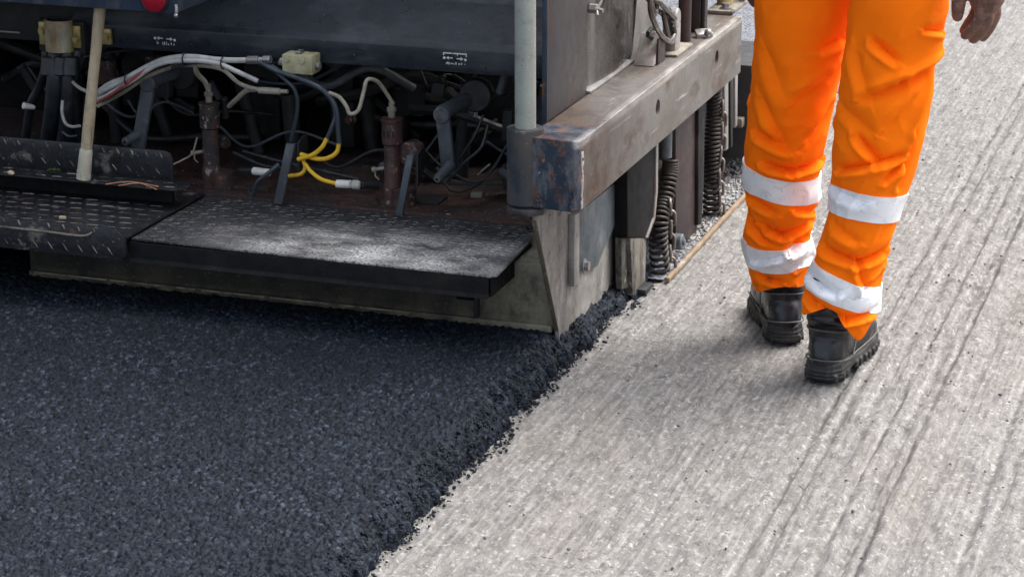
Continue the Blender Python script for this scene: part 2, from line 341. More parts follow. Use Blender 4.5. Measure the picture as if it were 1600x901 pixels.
def fabric_material(name, base, dirt):
    m, nt, bs = new_mat(name)
    tc = nt.nodes.new('ShaderNodeTexCoord'); co = tc.outputs['Object']
    col = mix(nt, ramp(nt, noise_n(nt, co, 7), .35, .7), base, [c*1.12 for c in base])
    sx = nt.nodes.new('ShaderNodeSeparateXYZ'); nt.links.new(co, sx.inputs[0])
    d = math_n(nt, 'MULTIPLY', ramp(nt, noise_n(nt, co, 26, detail=7), .56, .72), ramp(nt, sx.outputs[2], .34, .14, .06, .55))   # road grime rubbed into the hems
    col = mix(nt, d, col, dirt)
    col = mix(nt, ramp(nt, noise_n(nt, co, 170), .70, .73, 0, .7), col, dirt)
    nt.links.new(col, bs.inputs['Base Color']); bs.inputs['Roughness'].default_value = .9; bs.inputs['Specular IOR Level'].default_value = .08
    wv = noise_n(nt, co, 700, (1, 1, .5), 2); bp = nd(nt, 'ShaderNodeBump', Strength=.28, Distance=.0016)
    n2 = noise_n(nt, co, 34, (1, 1, 1.8), 6); nt.links.new(math_n(nt, 'ADD', wv, math_n(nt, 'MULTIPLY', n2, 3)), bp.inputs['Height']); nt.links.new(bp.outputs[0], bs.inputs['Normal'])
    return m
def reflective_material():
    m, nt, bs = new_mat('reflective_tape')
    tc = nt.nodes.new('ShaderNodeTexCoord'); co = tc.outputs['Object']
    cr = noise_n(nt, co, 15, (1, 1, 1.9), 5, .55)
    ridge = math_n(nt, 'ABSOLUTE', math_n(nt, 'SUBTRACT', cr, .5), 0)
    col = mix(nt, ramp(nt, ridge, .0, .009, .48, 0), (.80, .82, .85), (.25, .28, .32))
    nt.links.new(col, bs.inputs['Base Color']); bs.inputs['Roughness'].default_value = .42; bs.inputs['Metallic'].default_value = .15
    bp = nd(nt, 'ShaderNodeBump', Strength=.5, Distance=.004); nt.links.new(cr, bp.inputs['Height']); nt.links.new(bp.outputs[0], bs.inputs['Normal'])
    return m

# ------------------------------------------------------------------ numpy fields
def cells(X, Y, s, seed=0, tilt=.35, hvar=1.0):
    """faceted stones: every jittered cell has its own height and tilt"""
    r = np.random.default_rng(seed); N = 256
    jx, jy, hh = r.random((N, N)), r.random((N, N)), r.random((N, N)); tx, ty = r.normal(0, tilt, (N, N)), r.normal(0, tilt, (N, N))
    gx, gy = np.floor(X/s).astype(int), np.floor(Y/s).astype(int)
    best = np.full(X.shape, 1e9); out = np.zeros(X.shape)
    for dx in (-1, 0, 1):
        for dy in (-1, 0, 1):
            ix, iy = (gx+dx) % N, (gy+dy) % N
            cx, cy = (gx+dx+jx[ix, iy])*s, (gy+dy+jy[ix, iy])*s
            ex, ey = X-cx, Y-cy; d = ex*ex+ey*ey; h = hh[ix, iy]*hvar*s+tx[ix, iy]*ex+ty[ix, iy]*ey-d/s*.5
            m = d < best; best = np.where(m, d, best); out = np.where(m, h, out)
    return out
def vnoise(X, Y, sx, sy, seed=0):
    r = np.random.default_rng(seed); N = 512; T = r.random((N, N))
    u, v = X/sx, Y/sy; i, j = np.floor(u).astype(int), np.floor(v).astype(int); fu, fv = u-i, v-j
    fu, fv = fu*fu*(3-2*fu), fv*fv*(3-2*fv)
    a, b, c, d = T[i % N, j % N], T[(i+1) % N, j % N], T[i % N, (j+1) % N], T[(i+1) % N, (j+1) % N]
    return (a*(1-fu)+b*fu)*(1-fv)+(c*(1-fu)+d*fu)*fv-.5
def graded(lo, d0, d1, hi, step, grow=1.12):
    mid = list(np.arange(d0, d1, step)); r = [mid[-1]]; s = step
    while r[-1] < hi: s *= grow; r.append(r[-1]+s)
    l = [d0]; s = step
    while l[-1] > lo: s *= grow; l.append(l[-1]-s)
    return np.array(l[:0:-1]+mid+r[1:])
def height_sheet(name, xs, ys, Z, m, flat=False):
    nx, ny = len(xs), len(ys); co = np.empty((nx*ny, 3), np.float32)
    GX, GY = np.meshgrid(xs, ys, indexing='ij'); co[:, 0] = GX.ravel(); co[:, 1] = GY.ravel(); co[:, 2] = Z.ravel()
    idx = np.arange(nx*ny).reshape(nx, ny); q = np.stack([idx[:-1, :-1], idx[1:, :-1], idx[1:, 1:], idx[:-1, 1:]], -1).reshape(-1, 4)
    me = bpy.data.meshes.new(name); me.vertices.add(len(co)); me.vertices.foreach_set('co', co.ravel())
    me.loops.add(q.size); me.loops.foreach_set('vertex_index', q.ravel().astype(np.int32))
    me.polygons.add(len(q)); me.polygons.foreach_set('loop_start', np.arange(0, q.size, 4, dtype=np.int32)); me.polygons.foreach_set('loop_total', np.full(len(q), 4, np.int32))
    me.update(); me.validate()
    if not flat: me.shade_smooth()
    o = bpy.data.objects.new(name, me); C.objects.link(o); me.materials.append(m); return o

# ------------------------------------------------------------------ ground
EDGE = -1.262
def edge_x(Y): return EDGE+.018*vnoise(Y*0, Y, 1, .11, 3)+.016*vnoise(Y*0, Y, 1, .032, 4)+.012*vnoise(Y*0, Y, 1, .012, 5)
xs = graded(-60, -1.36, .36, 60, .0045); ys = graded(-30, 2.85, 6.2, 150, .0075, 1.035)
GX, GY = np.meshgrid(xs, ys, indexing='ij')
near = np.exp(-np.maximum(0, np.abs(GY-4.5)-3.5)/3)
z = .0022*np.sin(2*math.pi*(GX+.004*vnoise(GX, GY, .3, .9, 1))/.0150)*np.clip(.6+vnoise(GX, GY, .04, .09, 2)*1.9, .05, 1.6)
z += .0028*vnoise(GX, GY, .022, .045, 5)+.0026*vnoise(GX, GY, .011, .018, 6)+.003*vnoise(GX, GY, .10, .3, 7)+.0030*vnoise(GX, GY, .006, .009, 61)+.0026*vnoise(GX, GY, .014, .010, 62)
for gx, w, dp in ((-.728, .008, .011), (-.695, .006, .007), (-.655, .014, .005), (-.612, .007, .008), (-.575, .013, .010), (-.552, .006, .010), (-.49, .012, .005), (-.40, .009, .008), (-.365, .007, .006), (-.30, .010, .006),
                  (-.905, .010, .003), (-1.02, .012, .0025), (-.83, .008, .002), (-1.13, .008, .003), (-.22, .012, .006), (-.12, .01, .006)):
    c = gx+.006*vnoise(GX*0, GY, 1, .6, 11)+.004*vnoise(GX*0, GY, 1, .05, int(abs(gx)*1000))
    z -= 1.2*dp*np.exp(-((GX-c)/w)**2)*np.clip(.72+1.1*vnoise(GX*0, GY, 1, .14, 12+int(abs(gx)*900))+.9*vnoise(GX*0, GY, 1, .022, 112+int(abs(gx)*900)), .38, 1.6)
for gx, w, dp in ((-.67, .016, .005), (-.595, .014, .005), (-.535, .016, .006), (-.63, .012, .004)):
    z += dp*np.exp(-((GX-gx)/w)**2)*(.45+1.9*np.maximum(0, vnoise(GX, GY, .02, .024, 13)+.25))
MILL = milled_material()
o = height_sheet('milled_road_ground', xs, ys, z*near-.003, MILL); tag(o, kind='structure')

ASPH = asphalt_material()
xs = graded(-9, -2.60, -1.15, -1.10, .0022, 1.15); ys = graded(-12, 2.76, 4.14, 4.95, .0022, 1.12)
GX, GY = np.meshgrid(xs, ys, indexing='ij'); ex = edge_x(GY)
d = ex-GX+.014*vnoise(GX, GY, .02, .02, 21)+.008*vnoise(GX, GY, .009, .009, 22)
s = np.clip(d/.050, 0, 1); prof = .050*(s**.6)-.022*np.clip(1-d/.004, 0, 1)
lump = np.clip(1-d/.13, .12, 1)
z = prof+np.where(d > 0, 1, .0)*(.004*vnoise(GX, GY, .16, .16, 23)+.005*lump*vnoise(GX, GY, .03, .03, 24)+cells(GX, GY, .0078, 1, .38, .68)*(.85+.25*lump)+cells(GX, GY, .019, 2, .10, .22)*(.12+.32*lump))
o = height_sheet('fresh_asphalt_road', xs, ys, z, ASPH, flat=True); tag(o, kind='structure')

def stones(name, n, place, r0, r1, m, label, cat):
    b = B()
    for i in range(n):
        p = place(); r = random.uniform(r0, r1)
        b.ico(p, r, 1, (random.uniform(.7, 1.3), random.uniform(.7, 1.3), random.uniform(.5, .95)), .22)
    o = b.build(name, m, flat=True); return tag(o, label, cat, kind='stuff')
def crumb():
    y = random.uniform(2.8, 4.6); x = float(edge_x(np.array([y]))[0]); t = random.random()
    if t < .8: u = random.uniform(-.040, .004); return (x+u, y, .052*min(1, max(0, -u)/.050)**.6+.002)
    u = abs(random.gauss(0, .010)); return (x+.003+u, y, .001)
stones('asphalt_crumbs', 2200, crumb, .0014, .0040, ASPH, 'loose black asphalt crumbs along the ragged edge of the new mat', 'crumbs')
GRAV = gravel_material('pale_gravel', (.15, .145, .138), (.36, .355, .345), (.12, .125, .135))
OLD = gravel_material('old_chippings', (.08, .088, .10), (.20, .212, .235), (.09, .115, .17))
b = B(); b.grid([[(-1.222, 4.62, .006), (-1.222, 140, .006)], [(-9, 4.62, .006), (-9, 140, .006)]]); tag(b.build('gravel_bed_ground', OLD), kind='structure')
stones('loose_gravel', 2600, lambda: (random.uniform(-1.40, -1.222), random.uniform(4.75, 5.9), .007), .003, .008, GRAV, 'pale loose gravel strewn under the paver beside the timber strip', 'gravel')
def bit():
    x, y = random.uniform(-1.15, .2), random.uniform(3.0, 7.0); return (x, y, .002)
stones('road_grit', 700, bit, .0009, .0036, weathered('grit', (.10, .098, .095), .8, var=.6), 'scattered dark grit on the milled road', 'grit')
b = B(); b.obox((-1.2135, 5.22, .006), (.0045, 0, 0), (0, .60, 0), (0, 0, .005), .001)
tag(b.build('timber_strip', M['timber']), 'thin brown timber strip lying on the ground along the gravel', 'timber strip')

def bolt(b, c, d, r=.007, h=.006):
    c, d = V(c), V(d).normalized(); b.cyl(c, c+d*h*.35, r*1.45, n=16); b.cyl(c+d*h*.35, c+d*h*1.3, r, n=6)
# ------------------------------------------------------------------ the paver
PV = thing('asphalt_paver', 'dark worn road paver with step plates, hoses and steel corner beam, laying asphalt', 'paver', (-1.9, 4.1, 0))
ox = PV.location
DUST_OFF = (0, 0, 0)
SCR = screed_material()
# lower screed
b = B(); b.box(-2.468, -1.302, 4.083, 4.95, .052, .186, .004)
b.box(-2.466, -1.303, 4.074, 4.082, .050, .064, .002)
screed = b.build('screed_plate', SCR, PV)
b = B()
x = -2.45
while x < -1.62:
    l = random.uniform(.10, .22); b.box(x, min(x+l, -1.60), 4.0695, 4.0735, .0605, .0630, .0008); x += l+random.uniform(.004, .03)
b.build('wear_edge', weathered('wear_edge', (.30, .26, .19), .5, .3, layers=[((.08, .06, .04), 40, .45, .6)]), screed)
b = B(); b.box(-1.500, -1.466, 4.070, 4.0825, .100, .125, .002); b.build('notch_patch', M['deep_black'], screed)  # black patch on the face in place of a shaded notch
b = B(); b.box(-1.462, -1.454, 4.066, 4.0825, .066, .122, .002); b.build('rib', M['grimy_black'], screed)
b = B(); b.box(-6.0, -2.475, 4.42, 5.2, .052, .186, .004); b.build('main_screed', M['deep_black'], PV)

def tread(b, o, u, v, n, nu, nv, su, sv, L=.026, W=.0042, h=.0016, ang=0.5, inside=None, alt=True):
    """raised tear-drop treads on a plate spanned by unit vectors u,v with normal n"""
    o, u, v, n = V(o), V(u), V(v), V(n)
    for i in range(nu):
        for j in range(nv):
            a = ang if (not alt or (i+j) % 2 == 0) else -ang
            if alt and random.random() < .13: continue
            hq = h*random.uniform(.35, 1.1)
            c = o+u*(i*su+(su/2 if j % 2 and not alt else 0))+v*(j*sv)
            if inside and not inside(c): continue
            d = u*math.cos(a)+v*math.sin(a); w = n.cross(d)
            p = [b.bm.verts.new(q) for q in (c-d*L/2, c-d*L*.2+w*W/2, c+d*L*.25+w*W/2, c+d*L/2, c+d*L*.25-w*W/2, c-d*L*.2-w*W/2)]
            t = [b.bm.verts.new(c-d*L*.3+n*hq), b.bm.verts.new(c+d*L*.32+n*hq)]
            for f in ((p[0], p[1], t[0]), (p[1], p[2], t[1], t[0]), (p[2], p[3], t[1]), (p[3], p[4], t[1]), (p[4], p[5], t[0], t[1]), (p[5], p[0], t[0])): b.bm.faces.new(f).material_index = 1
# right step plate
ZD = .200; XR = -1.372; XL = -2.148
DUST_OFF = (-1.9*(-1.61+1.9), -4.6*(4.045-4.1), -ZD)
DECK = deck_material()
WORN['tread_plate_black'] = weathered('tread_top', (.16, .14, .12), .33, .6, layers=[(SOOT, 25, .48, .58)])
b = B(); b.prism([(XL, 3.945), (XR-.012, 3.938), (XR, 3.952), (XR-.012, 4.20), (XR-.055, 4.285), (XL, 4.285)], 'z', ZD-.005, ZD, .0012)
tread(b, (XL+.01, 3.955, ZD), (1, 0, 0), (0, 1, 0), (0, 0, 1), 32, 20, .0245, .0166, L=.022, W=.0040, h=.0017, ang=.35, inside=lambda c: c.x < XR-.03 and c.y < 4.275)
step = b.build('step_plate', DECK, PV, ang=25)
b = B(); b.prism([(3.9375, ZD-.006), (3.9375, ZD-.038), (3.930, ZD-.045), (3.968, ZD-.045), (3.968, ZD-.041), (3.9415, ZD-.038), (3.9415, ZD-.006)], 'x', XL, XR-.014, .0006)
b.box(XR-.0138, XR-.010, 3.945, 4.19, ZD-.045, ZD-.006, .0008)
b.build('step_lip', M['deep_black'], step)
b = B(); b.box(XL, XR-.02, 3.972, 4.079, ZD-.052, ZD-.012, .002); b.build('step_support', M['deep_black'], step)
# left step plate, its raised lip and slot handle
TRD = weathered('tread_plate_black', (.014, .015, .019), .40, .1, layers=[(DUST, 14, .60, .78), ((.10, .06, .04), 20, .6, .72), (DUST, 130, .64, .70)], bump=(110, .4))
b = B(); b.box(-3.7, XL-.003, 3.932, 4.285, ZD+.0005, ZD+.0055, .001)
tread(b, (-3.0, 3.955, ZD+.0055), (1, 0, 0), (0, 1, 0), (0, 0, 1), 24, 10, .038, .034, L=.030, W=.0028, h=.0018, ang=.12, inside=lambda c: c.x < XL-.02, alt=False)
lstep = b.build('step_plate', TRD, PV, ang=25)
lipz0, lipz1 = .160, .226
def arc(cx, cy, r, a0, a1, n=6): return [(cx+r*math.cos(math.radians(a0+(a1-a0)*i/n)), cy+r*math.sin(math.radians(a0+(a1-a0)*i/n))) for i in range(n+1)]
b = B(); b.prism([(-3.7, lipz0), (XL-.012, lipz0)]+arc(XL-.014, lipz0+.014, .012, -90, 0, 4)+arc(XL-.030, lipz1-.022-.010, .028, 10, 90, 6)+[(-3.7, lipz1)], 'y', 3.921, 3.930, .0018)
tread(b, (-3.0, 3.921, lipz0+.016), (1, 0, 0), (0, 0, 1), (0, -1, 0), 26, 1, .034, .03, L=.022, W=.0026, h=.0022, ang=-.95, inside=lambda c: c.x < XL-.03, alt=False)
tread(b, (-3.0, 3.921, lipz1-.009), (1, 0, 0), (0, 0, 1), (0, -1, 0), 26, 1, .034, .03, L=.014, W=.004, h=.0022, ang=-1.2, inside=lambda c: c.x < XL-.045, alt=False)
b.build('step_lip', TRD, lstep, ang=25)
b = B(); b.tube([(-3.1, 3.9165, .2065), (-2.4, 3.9165, .2055), (-2.27, 3.916, .2035), (-2.235, 3.917, .205), (-2.222, 3.9225, .212)], .0028, 8)
b.build('grab_handle', weathered('handle_steel', (.16, .14, .12), .45, .4, layers=[(SOOT, 20, .5, .7)]), lstep)
# raised channel step behind, with an upstand
ZU = .252; YU = 4.135; XU = PY(285, 300, YU).x
b = B(); b.prism([(-3.7, YU), (XU-.02, YU), (XU, YU+.03), (XU-.015, YU+.068), (-3.7, YU+.068)], 'z', ZU-.004, ZU, .001)
tread(b, (-3.0, YU+.016, ZU), (1, 0, 0), (0, 1, 0), (0, 0, 1), 26, 2, .038, .03, L=.026, W=.0034, h=.0018, ang=.12, inside=lambda c: c.x < XU-.03, alt=False)
XB = PY(269, 240, YU+.07).x
b.prism([(-3.7, ZU+.0005), (XB, ZU+.0005)]+arc(XB-.018, ZU+.044, .018, 0, 90, 6)+[(-3.7, ZU+.062)], 'y', YU+.069, YU+.074, .001)
tread(b, (-3.0, YU+.069, ZU+.017), (1, 0, 0), (0, 0, 1), (0, -1, 0), 28, 1, .034, .03, L=.020, W=.0026, h=.0025, ang=-.9, inside=lambda c: c.x < XB-.012, alt=False)
tread(b, (-2.99, YU+.069, ZU+.052), (1, 0, 0), (0, 0, 1), (0, -1, 0), 28, 1, .034, .03, L=.016, W=.004, h=.0025, ang=-1.1, inside=lambda c: c.x < XB-.012, alt=False)
b.build('raised_step', TRD, PV, ang=25)
b = B(); b.box(-3.6, XU-.05, YU+.050, YU+.062, ZD+.007, ZU-.005, .001); b.build('step_riser', M['deep_black'], PV)
# floor of the engine bay, back and roof
b = B(); b.box(-3.7, -1.335, 4.287, 4.86, ZD-.010, ZD+.006, .001); b.build('bay_floor', M['red_floor'], PV)
b = B(); b.box(-3.7, -1.335, 4.86, 4.89, ZD, 1.35, .002); b.box(-3.7, -1.335, 4.40, 4.859, 1.30, 1.34, .002); b.build('bay_wall', M['deep_black'], PV)
for i in range(30):
    x = random.uniform(-3.0, -1.42); z0 = random.uniform(.24, .5); y = random.uniform(4.55, 4.83); b = B()
    if i % 2: b.cyl((x, y, .207), (x+random.uniform(-.05, .05), y, random.uniform(.34, .58)), random.uniform(.008, .022), n=12)
    else:
        x = min(x, -1.80); b.tube([(x, y, z0), (x+.12, y-.04, z0+random.uniform(-.06, .06)), (x+.26, y, z0+random.uniform(-.08, .08)), (x+.4, y+.02, z0-.05)], random.uniform(.006, .014), 8)
    b.build('bay_pipe', M['grey_arm'] if i % 5 == 0 else M['grimy_black'], PV)
for i in range(9):
    x = -2.95+i*.18+random.uniform(-.04, .04); b = B(); b.box(x, x+random.uniform(.04, .10), 4.70, 4.85, .207+random.uniform(0, .12), .40+random.uniform(0, .12), .003); b.build('bay_box', M['grimy_black'], PV)
for i in range(22):
    x = random.uniform(-2.75, -1.50); y = random.uniform(4.40, 4.62); z0 = random.uniform(.23, .48); dx = random.uniform(.06, .28); b = B()
    b.tube([(x, y, z0), (x+dx*.3, y-.02, z0-random.uniform(.0, .05)), (x+dx*.7, y-.01, z0+random.uniform(-.06, .04)), (min(x+dx, -1.40), y+.05, z0+random.uniform(-.05, .07))], random.choice((.003, .004, .006, .009)), 8)
    b.build('hose', random.choice((M['hose_black'], M['hose_black'], M['grimy_black'], M['hose_blue'], M['grey_arm'])), PV, ang=60)
for i in range(26):
    x = random.uniform(-2.7, -1.42); y = random.uniform(4.36, 4.6); z0 = random.uniform(.22, .46); b = B(); k_ = i % 3
    if k_ == 0: bolt(b, (x, y, z0), (random.uniform(-.3, .3), -1, random.uniform(-.2, .4)), random.uniform(.006, .011), .012); nm = 'bolt'
    elif k_ == 1: b.obox((x, y, z0), (random.uniform(.008, .022), 0, 0), (0, .012, 0), (random.uniform(-.006, .006), 0, random.uniform(.008, .035)), .002); nm = 'bay_bracket'
    else: b.cyl((x, y, z0), (x+random.uniform(-.03, .03), y-.02, z0+random.uniform(.02, .06)), random.uniform(.006, .013), n=14, bev=.001); nm = 'bay_fitting'
    b.build(nm, random.choice((M['grimy_black'], M['grimy_black'], M['grey_arm'], M['red_burner'])), PV)
# navy cross panel with a bend, sloping up to a hood
YP = 4.300; ZP = .505
b = B(); b.prism([(YP, ZP), (YP, ZP+.048), (YP+.010, ZP+.060), (YP+.105, ZP+.125), (YP+.120, ZP+.14), (YP+.135, 1.65), (YP+.16, 1.65), (YP+.16, ZP+.006), (YP+.012, ZP)], 'x', -2.46, -1.335, .002)  # part above the view raised so its shadow reaches the asphalt
panel = b.build('cross_panel', M['navy_panel'], PV)
b = B(); b.prism([(YP+.03, ZP-.005), (YP+.03, ZP+.05), (YP+.06, 1.65), (YP+.15, 1.65), (YP+.15, ZP-.005)], 'x', -3.7, -2.4605, .002); b.build('cross_panel', M['grimy_black'], PV)
b = B(); b.cyl(PY(1000, 60, 4.2)*0+V((-2.6, YP+.024, ZP+.012)), (-3.6, YP+.024, ZP+.012), .002, n=6); b.build('wire', M['hose_tan'], PV)
# decals: arrows and blotted text
def decal(px, py, strip):
    c = PY(px, py, YP); b = B(); y0, y1 = YP-.0008, YP-.0002; k = .00122
    def bx(x0, x1, z0, z1): b.prism([(c.x+x0*k, c.z+z0*k), (c.x+x1*k, c.z+z0*k), (c.x+x1*k, c.z+z1*k), (c.x+x0*k, c.z+z1*k)], 'y', y0, y1)
    def tri(x0, x1, z, h): b.prism([(c.x+x0*k, c.z+z*k), (c.x+x1*k, c.z+(z-h)*k), (c.x+x1*k, c.z+(z+h)*k)], 'y', y0, y1)
    def ring(x, z): 
        o_ = arc(c.x+x*k, c.z+z*k, 2.4*k, 0, 360, 12)[:-1]; b.prism(o_, 'y', y0, y1)
    bx(-11, -4, 3.2, 5.0); tri(-16, -11, 4.1, 3.2); bx(3, 10, 2.6, 4.4); tri(15, 10, 3.5, 3.2); ring(-19, 3.6); ring(18.5, 2.4)
    if strip: bx(-21, 21, 11, 13); bx(-21, -19, 8.2, 11); bx(19, 21, 7.6, 11); bx(4, 5, 8, 11)
    rr = random.Random(int(px))
    for q in range(13):
        x = -16+q*2.7+rr.uniform(-.8, .8)
        if rr.random() < .78: h = rr.uniform(1.2, 4.5); bx(x, x+rr.uniform(.8, 1.9), -6-rr.uniform(0, 1.5), -6+h)
    b.build('arrow_label', M['label_white'], panel)
decal(258, 64, False); decal(711, 95, True)
for px, py, dy, r_ in ((602, 63, .046, .007), (299, 71, 0, .004), (758, 107, 0, .004)): b = B(); b.ico(PY(px, py, YP+dy), r_, 1, jit=.2); b.build('rivet', M['tape_black'], panel)
# tail box at top left with red reflector
bx0 = PY(274, 22, 4.13).x; bz = PY(274, 22, 4.13).z
b = B(); b.box(-3.7, bx0, 4.13, 4.30, bz, 1.45, .003); tail = b.build('tail_box', M['panel_blue'], PV)  # unseen upper part made taller to shade the asphalt
c = PY(242, -2, 4.129)
b = B(); b.lathe(c+V((0, .002, 0)), [(.0265, 0), (.0275, .004), (.0265, .009), (.018, .013), (.002, .0145)], 28, V((0, -1, 0))); lens = b.build('reflector', M['red_lens'], tail)
b = B(); b.sweep([c+V((math.cos(a)*.029, -.002, math.sin(a)*.029)) for a in np.linspace(0, 2*math.pi, 28)], .003, 8, False); b.build('rim', M['grimy_black'], lens)
b = B(); b.tube([PY(275, 8, 4.125), PY(276, 18, 4.12), PY(275, 25, 4.12)], .0035, 8); b.ico(PY(275, 25, 4.118), .005, 2); b.build('latch_pin', M['zinc'], tail)

# brass clamp and the black hoses gathered below it
YC = 4.27; k = 1.2e-3
c = PY(90, 56, YC)
b = B(); pr = []
for i in range(15):
    a = math.pi*(1+i/14); pr.append((c.x+math.cos(a)*.033, YC+.010+math.sin(a)*.030))
inner = [(x*.88+c.x*.12, (y-YC-.01)*.86+YC+.01) for x, y in pr][::-1]
b.prism(pr+inner, 'z', c.z-.034, c.z+.034, .001)
b.box(c.x-.050, c.x-.029, YC+.008, YC+.014, c.z-.024, c.z+.026, .002); b.box(c.x+.029, c.x+.050, YC+.008, YC+.014, c.z-.026, c.z+.022, .002)
clamp = b.build('hose_clamp', M['brass'], PV)
b = B(); bolt(b, (c.x-.041, YC+.008, c.z+.006), (0, -1, 0)); b.build('bolt', M['brass'], clamp)
b = B(); bolt(b, (c.x+.040, YC+.008, c.z-.006), (0, -1, 0)); b.build('bolt', M['brass'], clamp)
b = B(); b.box(c.x-.056, c.x+.056, YC+.0145, YC+.05, c.z-.040, c.z+.030, .003); b.build('clamp_block', M['grimy_black'], PV)
c2 = PY(167, 58, YC+.02); b = B(); b.box(c2.x-.014, c2.x+.009, YC+.020, YC+.029, c2.z-.017, c2.z+.017, .002); tb = b.build('tab', M['brass'], PV)
b = B(); bolt(b, (c2.x, YC+.02, c2.z), (0, -1, 0), .006); b.build('bolt', M['brass'], tb)
def hose(pts, r, m, name='hose', res=8, parent=None, n=10):
    b = B(); b.tube([PY(*p) for p in pts], r, n, res); return b.build(name, m, parent or PV, ang=60)
for pts, r in (([(72, 80, 4.30), (70, 110, 4.29), (60, 140, 4.32), (48, 165, 4.33), (40, 215, 4.36)], .010), ([(88, 78, 4.28), (86, 120, 4.26), (82, 170, 4.27), (74, 230, 4.32)], .018),
               ([(106, 78, 4.28), (106, 120, 4.265), (104, 165, 4.27), (100, 230, 4.30)], .015), ([(122, 80, 4.29), (116, 110, 4.28), (114, 150, 4.30), (120, 220, 4.34)], .012)):
    hose(pts, r, M['hose_black'])
for px in (78, 96, 112): b = B(); b.cyl(PY(px, 88, 4.265), PY(px-1, 118, 4.26), .016, .019, 14, .003); b.build('hose_collar', M['hose_black'], PV)
hose([(98, 157, 4.245), (97, 175, 4.24), (102, 192, 4.24), (112, 198, 4.25), (125, 197, 4.27)], .0035, M['hose_grey'])
hose([(112, 127, 4.26), (122, 136, 4.27), (135, 143, 4.28)], .004, M['hose_grey'])
hose([(97, 206, 4.25), (108, 213, 4.25), (120, 212, 4.26)], .003, M['hose_blue'])
b = B(); b.cyl(PY(36, 165, 4.25), PY(54, 168, 4.27), .0075, .005, 12, .001); b.build('plug', M['white_plastic'], PV)
# grey hose bundle over the top
for i, (pts, r, m) in enumerate((
    ([(150, 150, 4.27), (165, 140, 4.25), (195, 124, 4.24), (235, 102, 4.24), (262, 92, 4.24), (300, 89, 4.24), (350, 94, 4.24), (424, 94, 4.25)], .0062, M['hose_grey']),
    ([(152, 156, 4.26), (170, 148, 4.245), (205, 127, 4.235), (245, 102, 4.235), (285, 95, 4.235), (335, 98, 4.235), (370, 112, 4.235), (403, 127, 4.24)], .0052, M['hose_grey']),
    ([(150, 146, 4.262), (172, 131, 4.245), (200, 121, 4.24)], .0055, M['hose_grey']),
    ([(154, 159, 4.255), (175, 147, 4.24), (210, 122, 4.232), (242, 101, 4.238)], .0042, M['hose_red']),
    ([(153, 166, 4.27), (190, 146, 4.26), (230, 120, 4.26), (270, 105, 4.26), (300, 102, 4.26), (345, 108, 4.25), (375, 131, 4.25), (410, 141, 4.25), (448, 143, 4.25)], .0045, M['hose_tan']),
    ([(230, 118, 4.27), (260, 108, 4.262), (300, 99, 4.25), (330, 97, 4.25)], .004, M['hose_blue']),
    ([(404, 99, 4.245), (420, 104, 4.24), (440, 120, 4.24), (460, 140, 4.24), (465, 170, 4.25), (455, 220, 4.27)], .0042, M['hose_blue']),
    ([(408, 98, 4.24), (430, 110, 4.235), (470, 124, 4.235), (500, 138, 4.235), (520, 158, 4.235), (527, 180, 4.235), (528, 200, 4.235), (530, 224, 4.235)], .0052, M['hose_blue']),
    ([(412, 97, 4.25), (440, 112, 4.245), (480, 130, 4.245), (510, 146, 4.245), (524, 176, 4.24), (518, 200, 4.235), (511, 216, 4.235)], .0045, M['hose_blue']),
    ([(511, 216, 4.235), (503, 230, 4.232), (488, 242, 4.232), (466, 249, 4.24)], .0047, M['yellow']),
    ([(530, 223, 4.235), (526, 238, 4.232), (512, 247, 4.23), (494, 248, 4.235), (470, 241, 4.245)], .0047, M['yellow']),
    ([(474, 251, 4.24), (477, 262, 4.24), (470, 272, 4.24), (452, 275, 4.25)], .0044, M['yellow']),
    ([(477, 256, 4.238), (486, 268, 4.235), (502, 280, 4.235), (526, 287, 4.24)], .0044, M['yellow']),
    ([(514, 145, 4.235), (530, 152, 4.235), (541, 166, 4.235), (547, 178, 4.235), (560, 172, 4.24), (568, 145, 4.25), (574, 125, 4.26), (590, 128, 4.28), (604, 146, 4.30), (614, 162, 4.31)], .0042, M['hose_tan']),
    ([(304, 100, 4.25), (308, 115, 4.27), (320, 128, 4.29), (326, 142, 4.30)], .0055, M['hose_tan']),
    ([(400, 140, 4.255), (385, 142, 4.27), (370, 155, 4.29), (358, 166, 4.32)], .0055, M['hose_tan']),
    ([(380, 236, 4.36), (430, 250, 4.34), (500, 266, 4.33), (560, 280, 4.34)], .004, M['hose_black']),
    ([(365, 238, 4.36), (410, 258, 4.34), (440, 262, 4.33)], .004, M['hose_black']),
    ([(395, 308, 4.25), (402, 285, 4.24), (420, 270, 4.24), (436, 256, 4.25)], .0045, M['hose_blue']),
    ([(763, 195, 4.33), (752, 230, 4.32), (725, 255, 4.32), (700, 282, 4.33)], .0035, M['hose_black']),
    ([(755, 180, 4.34), (740, 215, 4.33), (715, 252, 4.33)], .003, M['hose_black']),
    ([(308, 215, 4.33), (300, 240, 4.33), (285, 250, 4.32), (268, 258, 4.30)], .002, M['hose_tan']))):
    hose(pts, r, m, 'cable_sleeve' if m is M['yellow'] else 'hose')
for px, py in ((199, 123), (289, 92), (349, 98)):
    b = B(); q = PY(px, py, 4.238); b.sweep([q+V((0, math.cos(a)*.0125, math.sin(a)*.0125)) for a in np.linspace(0, 2*math.pi, 18)], .0017, 6, False); b.build('cable_tie', M['tape_black'], PV)
b = B(); b.cyl(PY(386, 94, 4.243), PY(404, 94, 4.243), .0085, n=14, bev=.001); b.cyl(PY(412, 93, 4.243), PY(423, 93, 4.243), .009, n=6, bev=.001); b.build('hose_fitting', M['zinc'], PV)
b = B(); b.cyl(PY(404, 141, 4.25), PY(438, 143, 4.25), .007, n=12, bev=.001); b.cyl(PY(438, 143, 4.25), PY(450, 143, 4.25), .0045, n=10); b.build('hose_fitting', M['hose_tan'], PV)
